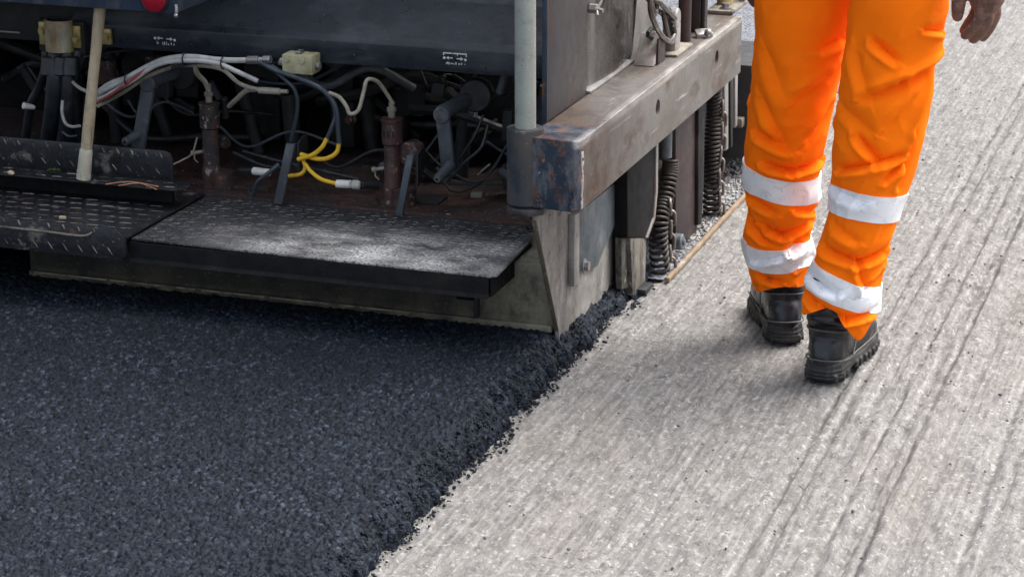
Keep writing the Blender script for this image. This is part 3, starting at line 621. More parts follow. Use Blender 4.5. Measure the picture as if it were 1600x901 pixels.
# cream valve block
c = PY(464, 103, 4.235)
b = B(); b.obox(c+V((0, .022, .002)), (.034, 0, 0), (0, .022, 0), (0, 0, .020), .003); vb = b.build('valve_block', M['cream_block'], PV)
b = B(); b.cyl(c+V((-.022, -.0002, .012)), c+V((-.022, -.006, .012)), .006, n=12, bev=.001); b.build('bolt', M['cream_block'], vb)
b = B(); b.cyl(c+V((.013, -.0002, .011)), c+V((.013, -.006, .011)), .006, n=12, bev=.001); b.build('bolt', M['cream_block'], vb)
b = B(); b.box(c.x-.008, c.x+.005, c.y+.008, c.y+.03, c.z+.0222, c.z+.029, .002); b.build('port_plug', M['zinc'], vb)
b = B(); b.cyl(c+V((.0345, .02, -.002)), c+V((.044, .02, -.002)), .009, n=12, bev=.002); b.build('port_plug', M['zinc'], vb)
b = B(); b.cyl(c+V((-.0345, .016, 0)), c+V((-.046, .014, .004)), .008, n=10, bev=.001)
b.build('port_plug', M['zinc'], vb)
# crank arms
def crank(pin0, pin1, top, bot, peg0, peg1, w):
    r_ = B(); r_.cyl(pin0, pin1, w*.95, n=18, bev=.002); o_ = r_.build('hinge_pin', M['grey_arm'], PV)
    t, q = V(top), V(bot); d = (q-t).normalized(); s_ = V((1, 0, 0))-d*d.x; s_.normalize(); n_ = d.cross(s_)
    b = B(); b.obox((t+q)/2, s_*w*.9, n_*.007, d*((q-t).length/2), .004); b.cyl(t-n_*.012, t+n_*.012, w*1.05, n=20, bev=.002); arm = b.build('crank_arm', M['grey_arm'], PV)
    b = B(); b.cyl(peg0, peg1, .009, .0115, 14, .001); pg = b.build('peg', M['grey_arm'], arm)
    d2 = (V(peg0)-V(peg1)).normalized(); b = B(); b.cyl(V(peg0), V(peg0)+d2*.0015, .0062, n=14); b.build('peg_end', M['zinc'], pg)
    b = B(); b.cyl(V(peg0)+d2*.0016, V(peg0)+d2*.0022, .0038, n=12); b.build('peg_bore', M['tape_black'], pg)
crank(PY(232, 128, 4.31), PY(276, 112, 4.42), PY(233, 130, 4.30), PY(216, 232, 4.30), PY(195, 222, 4.25), PY(220, 208, 4.31), .017)
crank(PY(692, 176, 4.31), PY(735, 152, 4.42), PY(692, 178, 4.30), PY(702, 272, 4.32), PY(683, 280, 4.25), PY(704, 258, 4.31), .017)
b = B(); b.cyl(PY(742, 150, 4.40), PY(748, 146, 4.44), .035, n=20, bev=.003); b.build('bearing', M['grimy_black'], PV)
b = B(); b.cyl(PY(282, 118, 4.41), PY(292, 114, 4.45), .033, n=20, bev=.003); b.build('bearing', M['grimy_black'], PV)
# burners
def burner(px, ptop, pcol, pbot, Y):
    c = PY(px, pbot, Y); zt = PY(px, ptop, Y).z; zc = PY(px, pcol, Y).z; z0 = ZD+.006
    b = B(); b.lathe((c.x, Y, 0), [(.030, z0), (.030, z0+.012), (.0205, z0+.014), (.0205, z0+.04), (.018, z0+.044), (.0175, zc-.05), (.0215, zc-.046), (.022, zc), (.0235, zc+.002), (.0235, zc+.007), (.012, zc+.009)], 24)
    br = b.build('burner', M['red_burner'], PV)
    b = B(); b.lathe((c.x, Y, 0), [(.0075, zc+.009), (.0075, zc+.022), (.010, zc+.022), (.010, zc+.030), (.006, zc+.032), (.006, zt)], 12); b.build('nozzle', M['hose_tan'], br)
    b = B()
    for a in (-2.05, -1.57, -1.1): b.obox((c.x+math.cos(a)*.0217, Y+math.sin(a)*.0217, zc-.022), (-math.sin(a)*.0025, math.cos(a)*.0025, 0), (math.cos(a)*.0012, math.sin(a)*.0012, 0), (0, 0, .007), .0008)
    b.build('air_slot', M['tape_black'], br)
    b = B(); cx, cy = c.x+.027, Y-.006; r_ = []
    b.lathe((cx, cy, 0), [(.026, z0), (.027, z0+.036), (.024, z0+.038), (.022, z0+.030), (.002, z0+.028)], 24); b.build('cup', M['red_burner'], br)
    b = B(); b.cyl((c.x-.036, Y-.004, zc-.105), (c.x-.012, Y, zc-.10), .004, n=10); b.cyl((c.x-.044, Y-.006, zc-.106), (c.x-.036, Y-.004, zc-.105), .006, n=8); b.tube([(c.x-.036, Y-.005, zc-.107), (c.x-.036, Y-.008, zc-.118), (c.x-.026, Y-.012, zc-.124)], .0015, 6); b.build('igniter', M['hose_tan'], br)
burner(332, 132, 166, 292, 4.34); burner(614, 160, 190, 305, 4.34)
b = B(); cc = PY(656, 258, 4.34); b.cyl(cc+V((-.03, 0, .02)), cc+V((-.025, .04, .02)), .026, n=20, bev=.003); b.build('elbow', M['red_burner'], PV)
# blade brackets standing on the step edge
def blade(p_top, p_bot, Y, w, back):
    t, q = PY(*p_top, Y), PY(*p_bot, Y); q.z = max(q.z, ZD+.001); b = B()
    d = q-t; b.obox((t+q)/2, (w/2, 0, 0), V((0, .005, 0)), d/2, .0015)
    br = b.build('blade_bracket', M['grey_arm'], PV)
    b = B(); b.prism([(Y+.0052, t.z), (Y+.05, t.z+.012), (Y+.055, t.z-.03), (Y+.0052, t.z-.07)], 'x', t.x+back-.003, t.x+back+.003, .001); b.build('gusset', M['grimy_black'], br)
blade((455, 224, 0)[:2], (435, 318), 4.265, .020, .012); blade((642, 242), (624, 336), 4.255, .015, .01)
b = B(); q = PZ(640, 318, ZD+.008); b.box(q.x-.08, q.x+.06, q.y+.01, q.y+.07, ZD+.0065, ZD+.012, .001); b.build('foot_plate', M['grimy_black'], PV)
b = B(); q = PZ(335, 290, ZD+.008); b.box(q.x-.07, q.x+.13, q.y-.01, q.y+.07, ZD+.0065, ZD+.014, .001); b.build('foot_plate', M['red_floor'], PV)
b = B(); b.cyl(PY(396, 267, 4.30), PY(421, 270, 4.285), .0085, n=12, bev=.002); b.build('cable_plug', M['white_plastic'], PV)
b = B(); b.cyl(PY(525, 287, 4.24), PY(549, 288, 4.245), .0085, n=14, bev=.001); b.cyl(PY(549, 288, 4.245), PY(563, 289, 4.25), .0095, n=14, bev=.003); b.build('cable_plug', M['white_plastic'], PV)
b = B(); b.cyl(PY(563, 289, 4.252), PY(590, 290, 4.30), .008, n=12, bev=.001); b.build('cable_socket', M['hose_black'], PV)
b = B(); b.cyl(PY(376, 266, 4.32), PY(397, 267, 4.30), .007, n=12); b.build('cable_socket', M['hose_black'], PV)

# ------------------------------------------------------------------ corner beam, post, plates
XO = -1.200; YF = 3.915; Z0, Z1 = .346, .481
SX, SY = -1.3165, 3.952
poly = [(XO, 5.205), (XO, YF+.020)]+arc(XO-.012, YF+.012, .012, 0, -90, 5)[1:]+[(SX+.012, YF+.012), (SX-.012, YF+.03), (SX+.006, YF+.066), (-1.302, 4.06), (-1.302, 5.205)]
bA = B().prism(poly, 'z', Z0, Z1, .015, 5)
bC = B()
for pp in ((1028, 168), (1120, 90)):
    c = PX(*pp, XO); b = bC; hh, ww = 0, .0165
    b.prism([(c.y+ww*math.cos(a), c.z+ww*math.sin(a)) for a in np.linspace(0, 2*math.pi, 24, endpoint=False)], 'x', XO-.03, XO+.02)
me = boolean_cut(bA.bm, bC.bm)
def beam_material():
    """steel rubbed bare along the side; the end face still carries blue paint with rust patches"""
    m = M['worn_steel'].copy(); m.name = 'beam_steel'; nt = m.node_tree
    bs = nt.nodes['Principled BSDF']; tc = [n for n in nt.nodes if n.type == 'TEX_COORD'][0]; co = tc.outputs['Object']
    sx = nt.nodes.new('ShaderNodeSeparateXYZ'); nt.links.new(co, sx.inputs[0])
    y = sx.outputs[1]
    # along Y from the corner (object space: root at y=4.1)
    jag = math_n(nt, 'ADD', y, math_n(nt, 'MULTIPLY', math_n(nt, 'SUBTRACT', noise_n(nt, co, 30, detail=5), .5), .05))
    f = ramp(nt, math_n(nt, 'SUBTRACT', jag, math_n(nt, 'MULTIPLY', ramp(nt, sx.outputs[2], .466, .476), .10)), -.150, -.172)
    paint = mix(nt, ramp(nt, noise_n(nt, co, 24, (1, 1, .45), 8, .75), .47, .68), (.018, .030, .050), (.15, .16, .17))
    paint = mix(nt, ramp(nt, noise_n(nt, co, 27, (1, 1, 1), 8, .78, (4.4, 2.2, 6.1)), .515, .60), paint, (.135, .057, .030))
    paint = mix(nt, ramp(nt, noise_n(nt, co, 60, (1, 1, 1), 6, .75, (1.4, 5.2, 3.1)), .58, .66), paint, (.22, .11, .06))
    paint = mix(nt, ramp(nt, noise_n(nt, co, 75, (1, 1, .5), 3, .6, (7, 7, 3)), .70, .73), paint, (.55, .55, .53))
    old = bs.inputs['Base Color'].links[0].from_socket
    br = ramp(nt, jag, .18, -.12, 0, .95)     # brown, less polished near the corner
    old = mix(nt, math_n(nt, 'MULTIPLY', br, ramp(nt, noise_n(nt, co, 9, (1, .6, 1), 7, .7, (2, 2, 9)), .36, .58)), old, (.135, .075, .048))
    nt.links.new(mix(nt, f, old, paint), bs.inputs['Base Color'])
    edge = math_n(nt, 'MULTIPLY', ramp(nt, sx.outputs[0], .684, .692), ramp(nt, sx.outputs[2], .464, .471))      # highlight painted into the colour along the rounded top edge
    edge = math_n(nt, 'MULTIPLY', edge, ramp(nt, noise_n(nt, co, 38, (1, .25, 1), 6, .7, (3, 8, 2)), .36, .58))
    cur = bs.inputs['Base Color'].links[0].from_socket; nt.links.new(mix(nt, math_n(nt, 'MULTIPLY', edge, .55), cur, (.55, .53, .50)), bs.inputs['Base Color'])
    oldm = bs.inputs['Metallic'].links[0].from_socket
    nt.links.new(math_n(nt, 'MULTIPLY', oldm, math_n(nt, 'SUBTRACT', 1.0, f)), bs.inputs['Metallic'])
    return m
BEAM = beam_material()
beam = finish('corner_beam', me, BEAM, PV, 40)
b = B(); rs = random.Random(3)
for i in range(9):
    zz = Z0+.012+i*.0115; b.obox((XO+.0002, YF+.0185+rs.uniform(-.002, .002), zz), (.0014, 0, 0), (0, .0020+rs.random()*.0050, 0), (0, rs.uniform(-.002, .002), rs.uniform(.005, .009)), .0005)
b.build('bare_edge', weathered('bare_metal', (.50, .48, .45), .4, .3, layers=[((.2, .12, .08), 60, .55, .65)]), beam)
b = B(); b.lathe((SX, SY, 0), [(.029, Z0-.003), (.0345, Z0+.002), (.0350, Z1+.004), (.0345, Z1+.010), (.031, Z1+.011), (.028, Z1+.008), (.0245, Z1+.004), (.002, Z1+.004)], 32)
socket = b.build('post_socket', weathered('socket_paint', (.020, .028, .040), .5, .1, layers=[((.062, .054, .048), 8, .46, .62, (1, 1, .5)), ((.22, .21, .19), 20, .58, .7), (RUST, 26, .6, .7)]), beam)
b = B(); b.prism([(SX-.034, SY-.012), (SX-.016, SY-.034), (SX+.018, SY-.036), (SX+.040, SY-.014), (SX+.040, SY+.02), (SX+.010, SY+.036), (SX-.03, SY+.025)], 'z', Z0-.018, Z0-.0035, .003)
b.build('socket_foot', M['rust_plate'], socket)
b = B(); b.cyl((SX, SY, Z1+.0045), (SX-.004, SY, 1.45), .0198, n=28); b.build('hand_post', M['post_paint'], PV)
# upright plates on the beam
b = B(); b.box(-1.3125, -1.3035, 4.046, 4.300, Z1-.06, 1.60, .0012); rp = b.build('side_panel', M['rust_plate'], PV)
b = B(); b.box(-1.3135, -1.3030, 4.040, 4.0455, Z1-.06, 1.60, .001); b.build('panel_edge', M['edge_blue'], rp)
b = B(); rows = []
for i in range(15):
    t = i/14; y = 4.302+t*.43; x = -1.318+.020*math.sin(math.pi*t)-.012*t
    rows.append([(x, y, Z1+.004), (x, y, 1.60)])
b.grid(rows); b.grid([[(p[0]-.006, p[1], p[2]) for p in r] for r in rows])
b.build('side_panel', M['bright_plate'], PV, ang=60)
b = B(); w = PX(930, 14, -1.300); b.cyl(w+V((-.012, 0, 0)), w+V((.004, 0, 0)), .010, n=6, bev=.001); b.cyl(w+V((0, 0, 0)), w+V((.018, -.004, -.003)), .0045, n=10); b.tube([w+V((.004, 0, .0)), w+V((.008, .012, .012)), w+V((.008, .018, .022))], .003, 8)
b.tube([w+V((.004, 0, 0)), w+V((.008, -.012, -.008)), w+V((.01, -.020, -.010))], .003, 8); b.build('wing_nut', M['pale_steel'], rp)
b = B(); b.box(-1.318, -1.296, 4.302, 4.62, Z1+.0005, Z1+.006, .0015); b.build('seat_strip', M['pale_steel'], PV)
def on_top(px, py): return PZ(px, py, Z1)
# curved pale fin
b = B()
pf = [(1000, -60), (1022, -60), (1026, 10), (1023, 52), (1012, 76), (999, 92), (993, 101), (984, 108), (974, 108), (983, 100), (988, 82), (992, 40)]
fq = [PY(px, py, 4.70+(px-985)*.0040) for px, py in pf]; v0 = [b.bm.verts.new(p) for p in fq]; v1 = [b.bm.verts.new(p+V((-.005, .004, 0))) for p in fq]
b.bm.faces.new(v0); b.bm.faces.new(v1[::-1])
for i in range(len(fq)): b.bm.faces.new((v0[i], v0[(i+1) % len(fq)], v1[(i+1) % len(fq)], v1[i]))
b.build('curved_fin', M['pale_steel'], PV)
# wedge
q = on_top(1008, 104)
b = B(); b.prism([(q.y-.002, Z1+.001), (q.y+.006, Z1+.001+.010), (q.y+.052, Z1+.060), (q.y+.068, Z1+.060), (q.y+.068, Z1+.001)], 'x', -1.2885, -1.2455, .002); b.build('wedge', weathered('wedge_steel', (.24, .225, .205), .55, .15, layers=[((.12, .11, .10), 16, .55, .7), ((.33, .32, .30), 30, .55, .7)]), PV)
b = B(); b.box(-1.2445, -1.2405, q.y+.02, q.y+.075, Z1+.001, Z1+.056, .001); b.build('wedge_cheek', M['maroon'], PV)
# lug with eye
q2 = on_top(1043, 84)
b = B(); b.box(-1.266, -1.236, q2.y, q2.y+.045, Z1+.001, Z1+.065, .004); b.cyl((-1.267, q2.y+.02, Z1+.075), (-1.235, q2.y+.02, Z1+.075), .022, n=24, bev=.003); b.build('chain_lug', M['pale_steel'], PV)
b = B(); b.box(-1.292, -1.222, q2.y-.035, q2.y+.10, Z1+.0006, Z1+.006, .0015); b.build('base_plate', M['cement_beige'], PV)
# rods
p1 = on_top(1069, 64); b = B(); b.cyl((p1.x, p1.y, Z1+.001), (p1.x, p1.y, 1.2), .0145, n=20); b.build('support_rod', M['maroon'], PV)
p2 = on_top(1093, 50); b = B(); b.box(p2.x-.024, p2.x+.003, p2.y-.01, p2.y+.025, Z1+.001, 1.2, .002); b.box(p2.x+.0045, p2.x+.013, p2.y-.006, p2.y+.02, Z1+.001, 1.2, .002); b.build('support_rod', M['maroon'], PV)
p3 = on_top(1098, 58); b = B(); b.obox(p3+V((.002, .0, .008)), (.016, .012, 0), (-.006, .012, .004), (0, 0, .006), .003); b.ico(p3+V((.014, -.008, .012)), .009, 2); b.build('hinge_lug', M['zinc'], PV)
# end pad with bolts and brass stub
p4 = on_top(1128, 20); b = B(); b.box(-1.285, -1.222, p4.y-.03, p4.y+.16, Z1+.0006, Z1+.010, .002); pad = b.build('end_pad', M['cement_beige'], PV)
b = B(); bolt(b, (-1.245, p4.y, Z1+.0102), (0, 0, 1), .010, .010); b.build('bolt', M['zinc'], pad)
b = B(); b.cyl((-1.262, p4.y+.06, Z1+.0105), (-1.262, p4.y+.06, Z1+.20), .019, n=20); b.build('stub', M['brass'], pad)
b = B(); b.box(-1.238, -1.224, p4.y+.10, p4.y+.13, Z1+.0105, Z1+.09, .002); b.build('stop', M['pale_steel'], pad)

# ------------------------------------------------------------------ below the beam
XS = -1.288
pp = [PX(x, y, XS) for x, y in ((838, 345), (968, 262), (966, 470))]
b = B(); b.prism([(pp[0].y+.003, Z0-.001), (pp[1].y, Z0-.001), (pp[2].y+.05, .02), (4.080, .02), (4.078, .052), (pp[0].y+.003, pp[0].z)], 'x', XS-.009, XS, .0015)
sp_ = b.build('side_plate', M['cement_plate'], PV)
b = B(); e0, e1 = V((XS-.0045, pp[0].y+.001, pp[0].z)), V((XS-.0045, 4.0765, .056)); b.obox((e0+e1)/2+V((0, -.0015, 0)), (.0047, 0, 0), (0, .0016, 0), (e1-e0)/2, .0004); b.build('plate_edge', weathered('edge_brown', (.085, .070, .052), .6, layers=[(DUST, 30, .55, .7)]), sp_)
XA = XS+.010
pa = [PX(x, y, XA) for x, y in ((905, 332), (962, 286), (961, 352), (946, 385), (934, 416), (905, 424))]
b = B(); b.prism([(p.y, p.z) for p in pa], 'x', XS+.001, XA, .0015); b.build('end_arm', M['blue_steel'], PV)
pa = [PX(x, y, XA+.004) for x, y in ((898, 336), (906, 332), (905, 440), (897, 448))]
b = B(); b.prism([(p.y, p.z) for p in pa], 'x', XS+.001, XA+.004, .001); b.build('flat_bar', M['cement_plate'], PV)
c = PX(912, 415, XA+.001); b = B(); bolt(b, c, (1, 0, 0), .010, .009); b.build('pivot_bolt', M['pale_steel'], PV)
def plate_px(name, pts, X, th, m, bev=.0015):
    q = [PX(x, y, X) for x, y in pts]; b = B(); b.prism([(p.y, p.z) for p in q], 'x', X-th, X, bev); return b.build(name, m, PV)
plate_px('web_plate', ((960, 240), (1140, 100), (1140, 300), (1060, 385), (968, 455)), -1.325, .008, M['deep_black'])
plate_px('guard_plate', ((980, 255), (1027, 215), (1026, 300), (1022, 340), (1011, 371), (981, 371)), -1.250, .030, M['deep_black'])
plate_px('guard_flange', ((1026, 216), (1029, 214), (1028, 300), (1024, 342), (1013, 372), (1011, 371), (1022, 340), (1025, 300)), -1.246, .006, M['pale_steel'], .0006)
plate_px('wear_shoe', ((971, 372), (983, 372), (986, 448), (972, 452)), -1.262, .014, M['shoe_steel'])
plate_px('wear_shoe', ((985, 372), (1010, 371), (1008, 452), (989, 462)), -1.252, .022, M['shoe_steel'])
b = B(); f0 = PZ(1013, 458, .006); b.box(-1.275, -1.232, f0.y-.004, f0.y+.055, .002, .014, .003); b.build('skid', M['grimy_black'], PV)
plate_px('hanger_plate', ((1056, 165), (1092, 140), (1089, 365), (1083, 376), (1056, 374)), -1.246, .020, M['maroon'])
plate_px('hanger_flange', ((1092, 130), (1102, 120), (1100, 290), (1096, 350), (1091, 352)), -1.238, .012, M['black_paint'])
c = PX(1066, 378, -1.226); b = B(); b.cyl(c+V((-.02, 0, 0)), c+V((.002, 0, 0)), .0185, n=28, bev=.003); b.cyl(c+V((.002, 0, 0)), c+V((.007, 0, 0)), .007, n=16, bev=.001); b.build('guide_roller', M['blue_steel'], PV)
b = B(); q = PX(1041, 225, -1.262); b.cyl((q.x, q.y, q.z-.03), (q.x, q.y, Z0-.001), .013, n=20); b.build('spring_rod', M['blue_steel'], PV)
STL = weathered('spring_steel', (.030, .027, .026), .5, .4, layers=[((.06, .042, .03), 30, .5, .7), (DUST, 60, .66, .78)])
def spring(pts, X, R, turns, wire):
    cl = catmull([PX(x, y, X) for x, y in pts], 40); m_ = len(cl); out = []; N = turns*16
    for i in range(N+1):
        f = i/N*(m_-1); k_ = min(int(f), m_-2); p = cl[k_].lerp(cl[k_+1], f-k_); t = (cl[k_+1]-cl[k_]).normalized()
        u = t.cross(V((0, 1, 0))).normalized(); w_ = t.cross(u); a = 2*math.pi*i/16; r_ = R(i/N)
        out.append(p+(u*math.cos(a)+w_*math.sin(a))*r_)
    b = B(); b.sweep(out, wire, 7); return b.build('coil_spring', STL, PV, ang=70)
spring([(1048, 251), (1046, 275), (1038, 315), (1030, 345), (1029, 385), (1034, 436)], -1.243, lambda t: .0150+.0045*t, 26, .0040)
spring([(1116, 135), (1116, 180), (1113, 230), (1112, 280), (1113, 344)], -1.245, lambda t: .0150+.004*t, 31, .0040)
for q, pts in enumerate((((1132, 130), (1138, 118), (1138, 232), (1134, 236)), ((1141, 120), (1145, 116), (1145, 228), (1142, 232)), ((1149, 112), (1153, 108), (1152, 195), (1149, 200)))):
    plate_px('guide_rail', pts, -1.232-.004*q, .014, M['pale_steel'] if q != 1 else M['black_paint'], .0008)
b = B(); q = PX(1152, 235, -1.26); b.box(-1.42, -1.235, 5.50, 5.80, .06, .30, .004); b.build('track_guard', M['grimy_black'], PV)
b = B(); w = PY(1155, 190, 5.49); b.box(w.x-.02, w.x+.012, 5.470, 5.499, w.z-.012, w.z+.012, .003); b.build('grease_fitting', M['cement_beige'], PV)
b = B(); b.box(-4.4, -1.45, 4.45, 6.6, 2.55, 2.62, .015); b.build('shade_canopy', M['navy_panel'], PV)  # unseen roof, added to keep sky light off the asphalt
for x_, y_ in ((-4.3, 4.6), (-1.6, 4.6), (-4.3, 6.2), (-1.6, 6.2)): b = B(); b.cyl((x_, y_, 1.34), (x_, y_, 2.549), .03, n=16); b.build('shade_canopy_post', M['black_paint'], PV)  # unseen posts carrying the added roof
b = B(); b.box(-4.2, -1.75, 4.62, 4.66, 1.345, 2.0, .01); b.box(-4.2, -1.75, 4.665, 5.6, 1.345, 1.40, .01); b.build('shade_platform', M['black_paint'], PV)  # unseen wall and floor, added to darken the asphalt by the screed
# tractor part, out ahead
b = B(); b.box(-4.6, -2.1, 5.6, 8.6, .45, 1.9, .02); b.build('tractor_body', M['navy_panel'], PV)
b = B(); b.prism([(5.7, .05), (8.3, .05), (8.6, .25), (8.3, .55), (5.7, .55), (5.4, .25)], 'x', -2.45, -2.12, .02); b.build('crawler_track', M['grimy_black'], PV)

# ------------------------------------------------------------------ chains
def chain(name, label, pts, L, W, r, m, flip=0):
    cl = catmull(pts, 12); rt_ = thing(name, label, 'chain', cl[-1], 'chains beside the coil springs'); acc = 0; step_ = L-2*r*1.15; pos = [cl[0]]
    for a, q in zip(cl, cl[1:]):
        d = (q-a).length
        while acc+d >= step_: t = (step_-acc)/d; a = a.lerp(q, t); pos.append(a.copy()); d = (q-a).length; acc = 0
        acc += d
    for i in range(len(pos)-1):
        d = (pos[i+1]-pos[i]).normalized(); s_ = d.cross(V((0, 1, 0)) if (i+flip) % 2 else V((1, .3, 0))).normalized()
        b = B(); b.link((pos[i]+pos[i+1])/2, d, s_, L, W, r); b.build('link', m, rt_, ang=70)
    return rt_
CH = weathered('chain_steel', (.19, .175, .16), .45, .5, layers=[((.18, .12, .08), 30, .5, .7), (DUST, 60, .64, .75)])
chain('spring_chain', 'dark steel chain beside the nearer coil spring under the beam', [PX(x, y, -1.226) for x, y in ((1047, 315), (1049, 350), (1047, 385), (1050, 424))], .036, .019, .0036, CH)
chain('spring_chain', 'dark steel chain beside the farther coil spring, near the orange trousers', [PX(x, y, -1.226) for x, y in ((1129, 160), (1128, 215), (1124, 270), (1126, 330), (1131, 348))], .036, .019, .0036, CH)
HC = weathered('hook_steel', (.11, .10, .095), .32, .7, layers=[((.30, .29, .28), 20, .5, .7, (1, 1, 1), .6, .3), (SOOT, 25, .6, .72)])
hk = thing('hook_chain', 'heavy steel chain with hook hanging over the beam top beside the maroon rod', 'chain', (-1.243, q2.y-.01, Z1+.05))
def bigl(pa_, pb_, W, r, side):
    a, q = PX(*pa_, -1.243), PX(*pb_, -1.243); b = B(); b.link((a+q)/2, q-a, V(side), (q-a).length, W, r, 10, 28); b.build('link', HC, hk, ang=70)
bigl((1010, -40), (1026, 14), .040, .0058, (0, .3, 1)); bigl((1020, 0), (1047, 28), .026, .0062, (1, .4, -.3)); bigl((1040, 14), (1050, 66), .042, .0062, (0, 1, .2))
b = B(); b.tube([PX(x, y, -1.238) for x, y in ((1020, -20), (1016, 10), (1022, 34), (1034, 56), (1046, 64), (1053, 54), (1052, 40))], [.0062]*36+[.005], 10, 6); b.build('hook', HC, hk, ang=60)
b = B(); b.tube([PX(x, y, -1.262) for x, y in ((1012, 52), (1020, 44), (1028, 50), (1022, 60), (1012, 56))], .0045, 8); b.build('link', M['grimy_black'], hk, ang=70)

# ------------------------------------------------------------------ loose things on the steps
sh = PZ(126, 284, ZU); topx = PY(163.5, -60, sh.y+.04)
T = thing('shovel_handle', 'worn wooden tool handle with pale metal ferrule standing on the raised step', 'tool', (sh.x, sh.y+.01, ZU))
p0 = V((sh.x, sh.y+.012, ZU+.003)); dirn = (topx-p0).normalized()
b = B(); pts = [p0+dirn*t for t in np.linspace(.055, 1.3, 26)]
b.sweep([p+V((noise.noise(p*9)*.0012, 0, 0)) for p in pts], [.0118+.0007*math.sin(i*1.3) for i in range(26)], 20); b.build('wooden_pole', M['wood_handle'], T)
b = B(); b.sweep([p0, p0+dirn*.002, p0+dirn*.062, p0+dirn*.066], [.0150, .0154, .0138, .0126], 20); b.build('ferrule', M['ferrule'], T)
b = B(); q = PZ(84, 268, ZU+.006)
for a in (0, 2.2, 4.0): b.grid([[q+V((math.cos(a)*t*.016-math.sin(a)*s_*.006*math.sin(math.pi*t*.9+.2), math.sin(a)*t*.012+math.cos(a)*s_*.006*math.sin(math.pi*t*.9+.2), .004*math.sin(3*t)+.002*abs(s_))) for s_ in (-1, 0, 1)] for t in np.linspace(0, 1, 6)])
bmesh.ops.solidify(b.bm, geom=b.bm.faces[:], thickness=.0008); tag(b.build('leaf', M['leaf_green'], ang=80), 'small crumpled green leaf lying on the raised step', 'leaf')
b = B(); b.ico(PZ(17, 270, ZU+.005), .008, 1, (1.1, .8, .7), .15); tag(b.build('wood_chip', M['chip']), 'pale wood chip on the raised step at the picture edge', 'wood chip', 'wood chips on the steps')
b = B(); q = PZ(98, 340, ZD+.010); b.obox(q, (.007, .001, 0), (-.001, .004, 0), (0, 0, .003), .001); tag(b.build('wood_chip', M['chip']), 'small yellow wood chip on the lower step plate', 'wood chip', 'wood chips on the steps')
b = B()
for pts in (((165, 288), (195, 284), (220, 286), (248, 292)), ((185, 290), (215, 286), (232, 291), (245, 296))): b.tube([PZ(x, y, ZU+.0035) for x, y in pts], .0013, 6)
tag(b.build('copper_wire', M['copper']), 'few strands of copper coloured wire lying on the raised step', 'wire')
b = B(); q = PZ(746, 304, ZD+.012); b.obox(q, (.013, .001, .001), (0, .008, 0), (0, 0, .006), .002); tag(b.build('paper_scrap', M['cement_beige']), 'pale scrap lying on the red floor behind the step', 'scrap')
b = B(); q = PZ(700, 336, ZD+.004); b.ico(q, .007, 1, (1.4, .9, .5), .2); tag(b.build('stone_chip', M['chip']), 'tan stone chip at the back of the dusty step plate', 'stone')

# ------------------------------------------------------------------ the worker
ORANGE = fabric_material('hi_vis_orange', (.97, .178, .004), (.10, .055, .03)); TAPE = reflective_material()
PR = thing('person', 'road worker seen from behind in orange reflective trousers and black boots', 'person', (-.83, 4.22, 0))
# rows: picture row, left outline, right outline, depth Y   (outlines are turned into centre and half width at that depth)
LEG_R = [(-150, 1330, 1500, 4.20), (-80, 1328, 1497, 4.20), (0, 1324, 1487, 4.19), (60, 1318, 1477, 4.19), (100, 1310, 1468, 4.18), (150, 1306, 1462, 4.17), (200, 1300, 1451, 4.17), (250, 1297, 1438, 4.16),
         (300, 1296, 1419, 4.15), (335, 1293, 1406, 4.145), (370, 1281, 1396, 4.14), (400, 1271, 1387, 4.14), (430, 1262, 1381, 4.135), (455, 1256, 1378, 4.13), (480, 1252, 1374, 4.13), (510, 1254, 1362, 4.125), (540, 1262, 1352, 4.125)]
LEG_L = [(-150, 1172, 1350, 4.27), (-80, 1175, 1348, 4.27), (0, 1177, 1342, 4.27), (60, 1177, 1330, 4.28), (100, 1175, 1320, 4.28), (150, 1170, 1307, 4.29), (200, 1163, 1299, 4.30), (240, 1160, 1289, 4.30), (275, 1159, 1281, 4.305),
         (305, 1162, 1282, 4.31), (335, 1166, 1276, 4.31), (360, 1160, 1266, 4.315), (390, 1162, 1273, 4.32), (415, 1167, 1266, 4.32), (440, 1173, 1258, 4.32), (465, 1182, 1250, 4.32)]
hemf = {'r': lambda a: 0, 'l': lambda a: 0}
def leg_sections(rows):
    out = []
    for py, xl, xr, Y in rows:
        c = PY((xl+xr)/2, py, Y); l, r = PY(xl, py, Y), PY(xr, py, Y); w = (r-l).dot(rt)/2; out.append((c, w))
    return out
def interp(sec, z):
    zs = [s[0].z for s in sec]
    for i in range(len(sec)-1):
        if zs[i] >= z >= zs[i+1]:
            t = (zs[i]-z)/(zs[i]-zs[i+1]); 
            j0, j3 = max(i-1, 0), min(i+2, len(sec)-1)
            def cr(f):
                a, b_, c_, d_ = f(j0), f(i), f(i+1), f(j3); return .5*((2*b_)+(c_-a)*t+(2*a-5*b_+4*c_-d_)*t*t+(3*b_-a-3*c_+d_)*t**3)
            return V((cr(lambda q: sec[q][0].x), cr(lambda q: sec[q][0].y), z)), cr(lambda q: sec[q][1])
    s = sec[0] if z > zs[0] else sec[-1]; return V((s[0].x, s[0].y, z)), s[1]
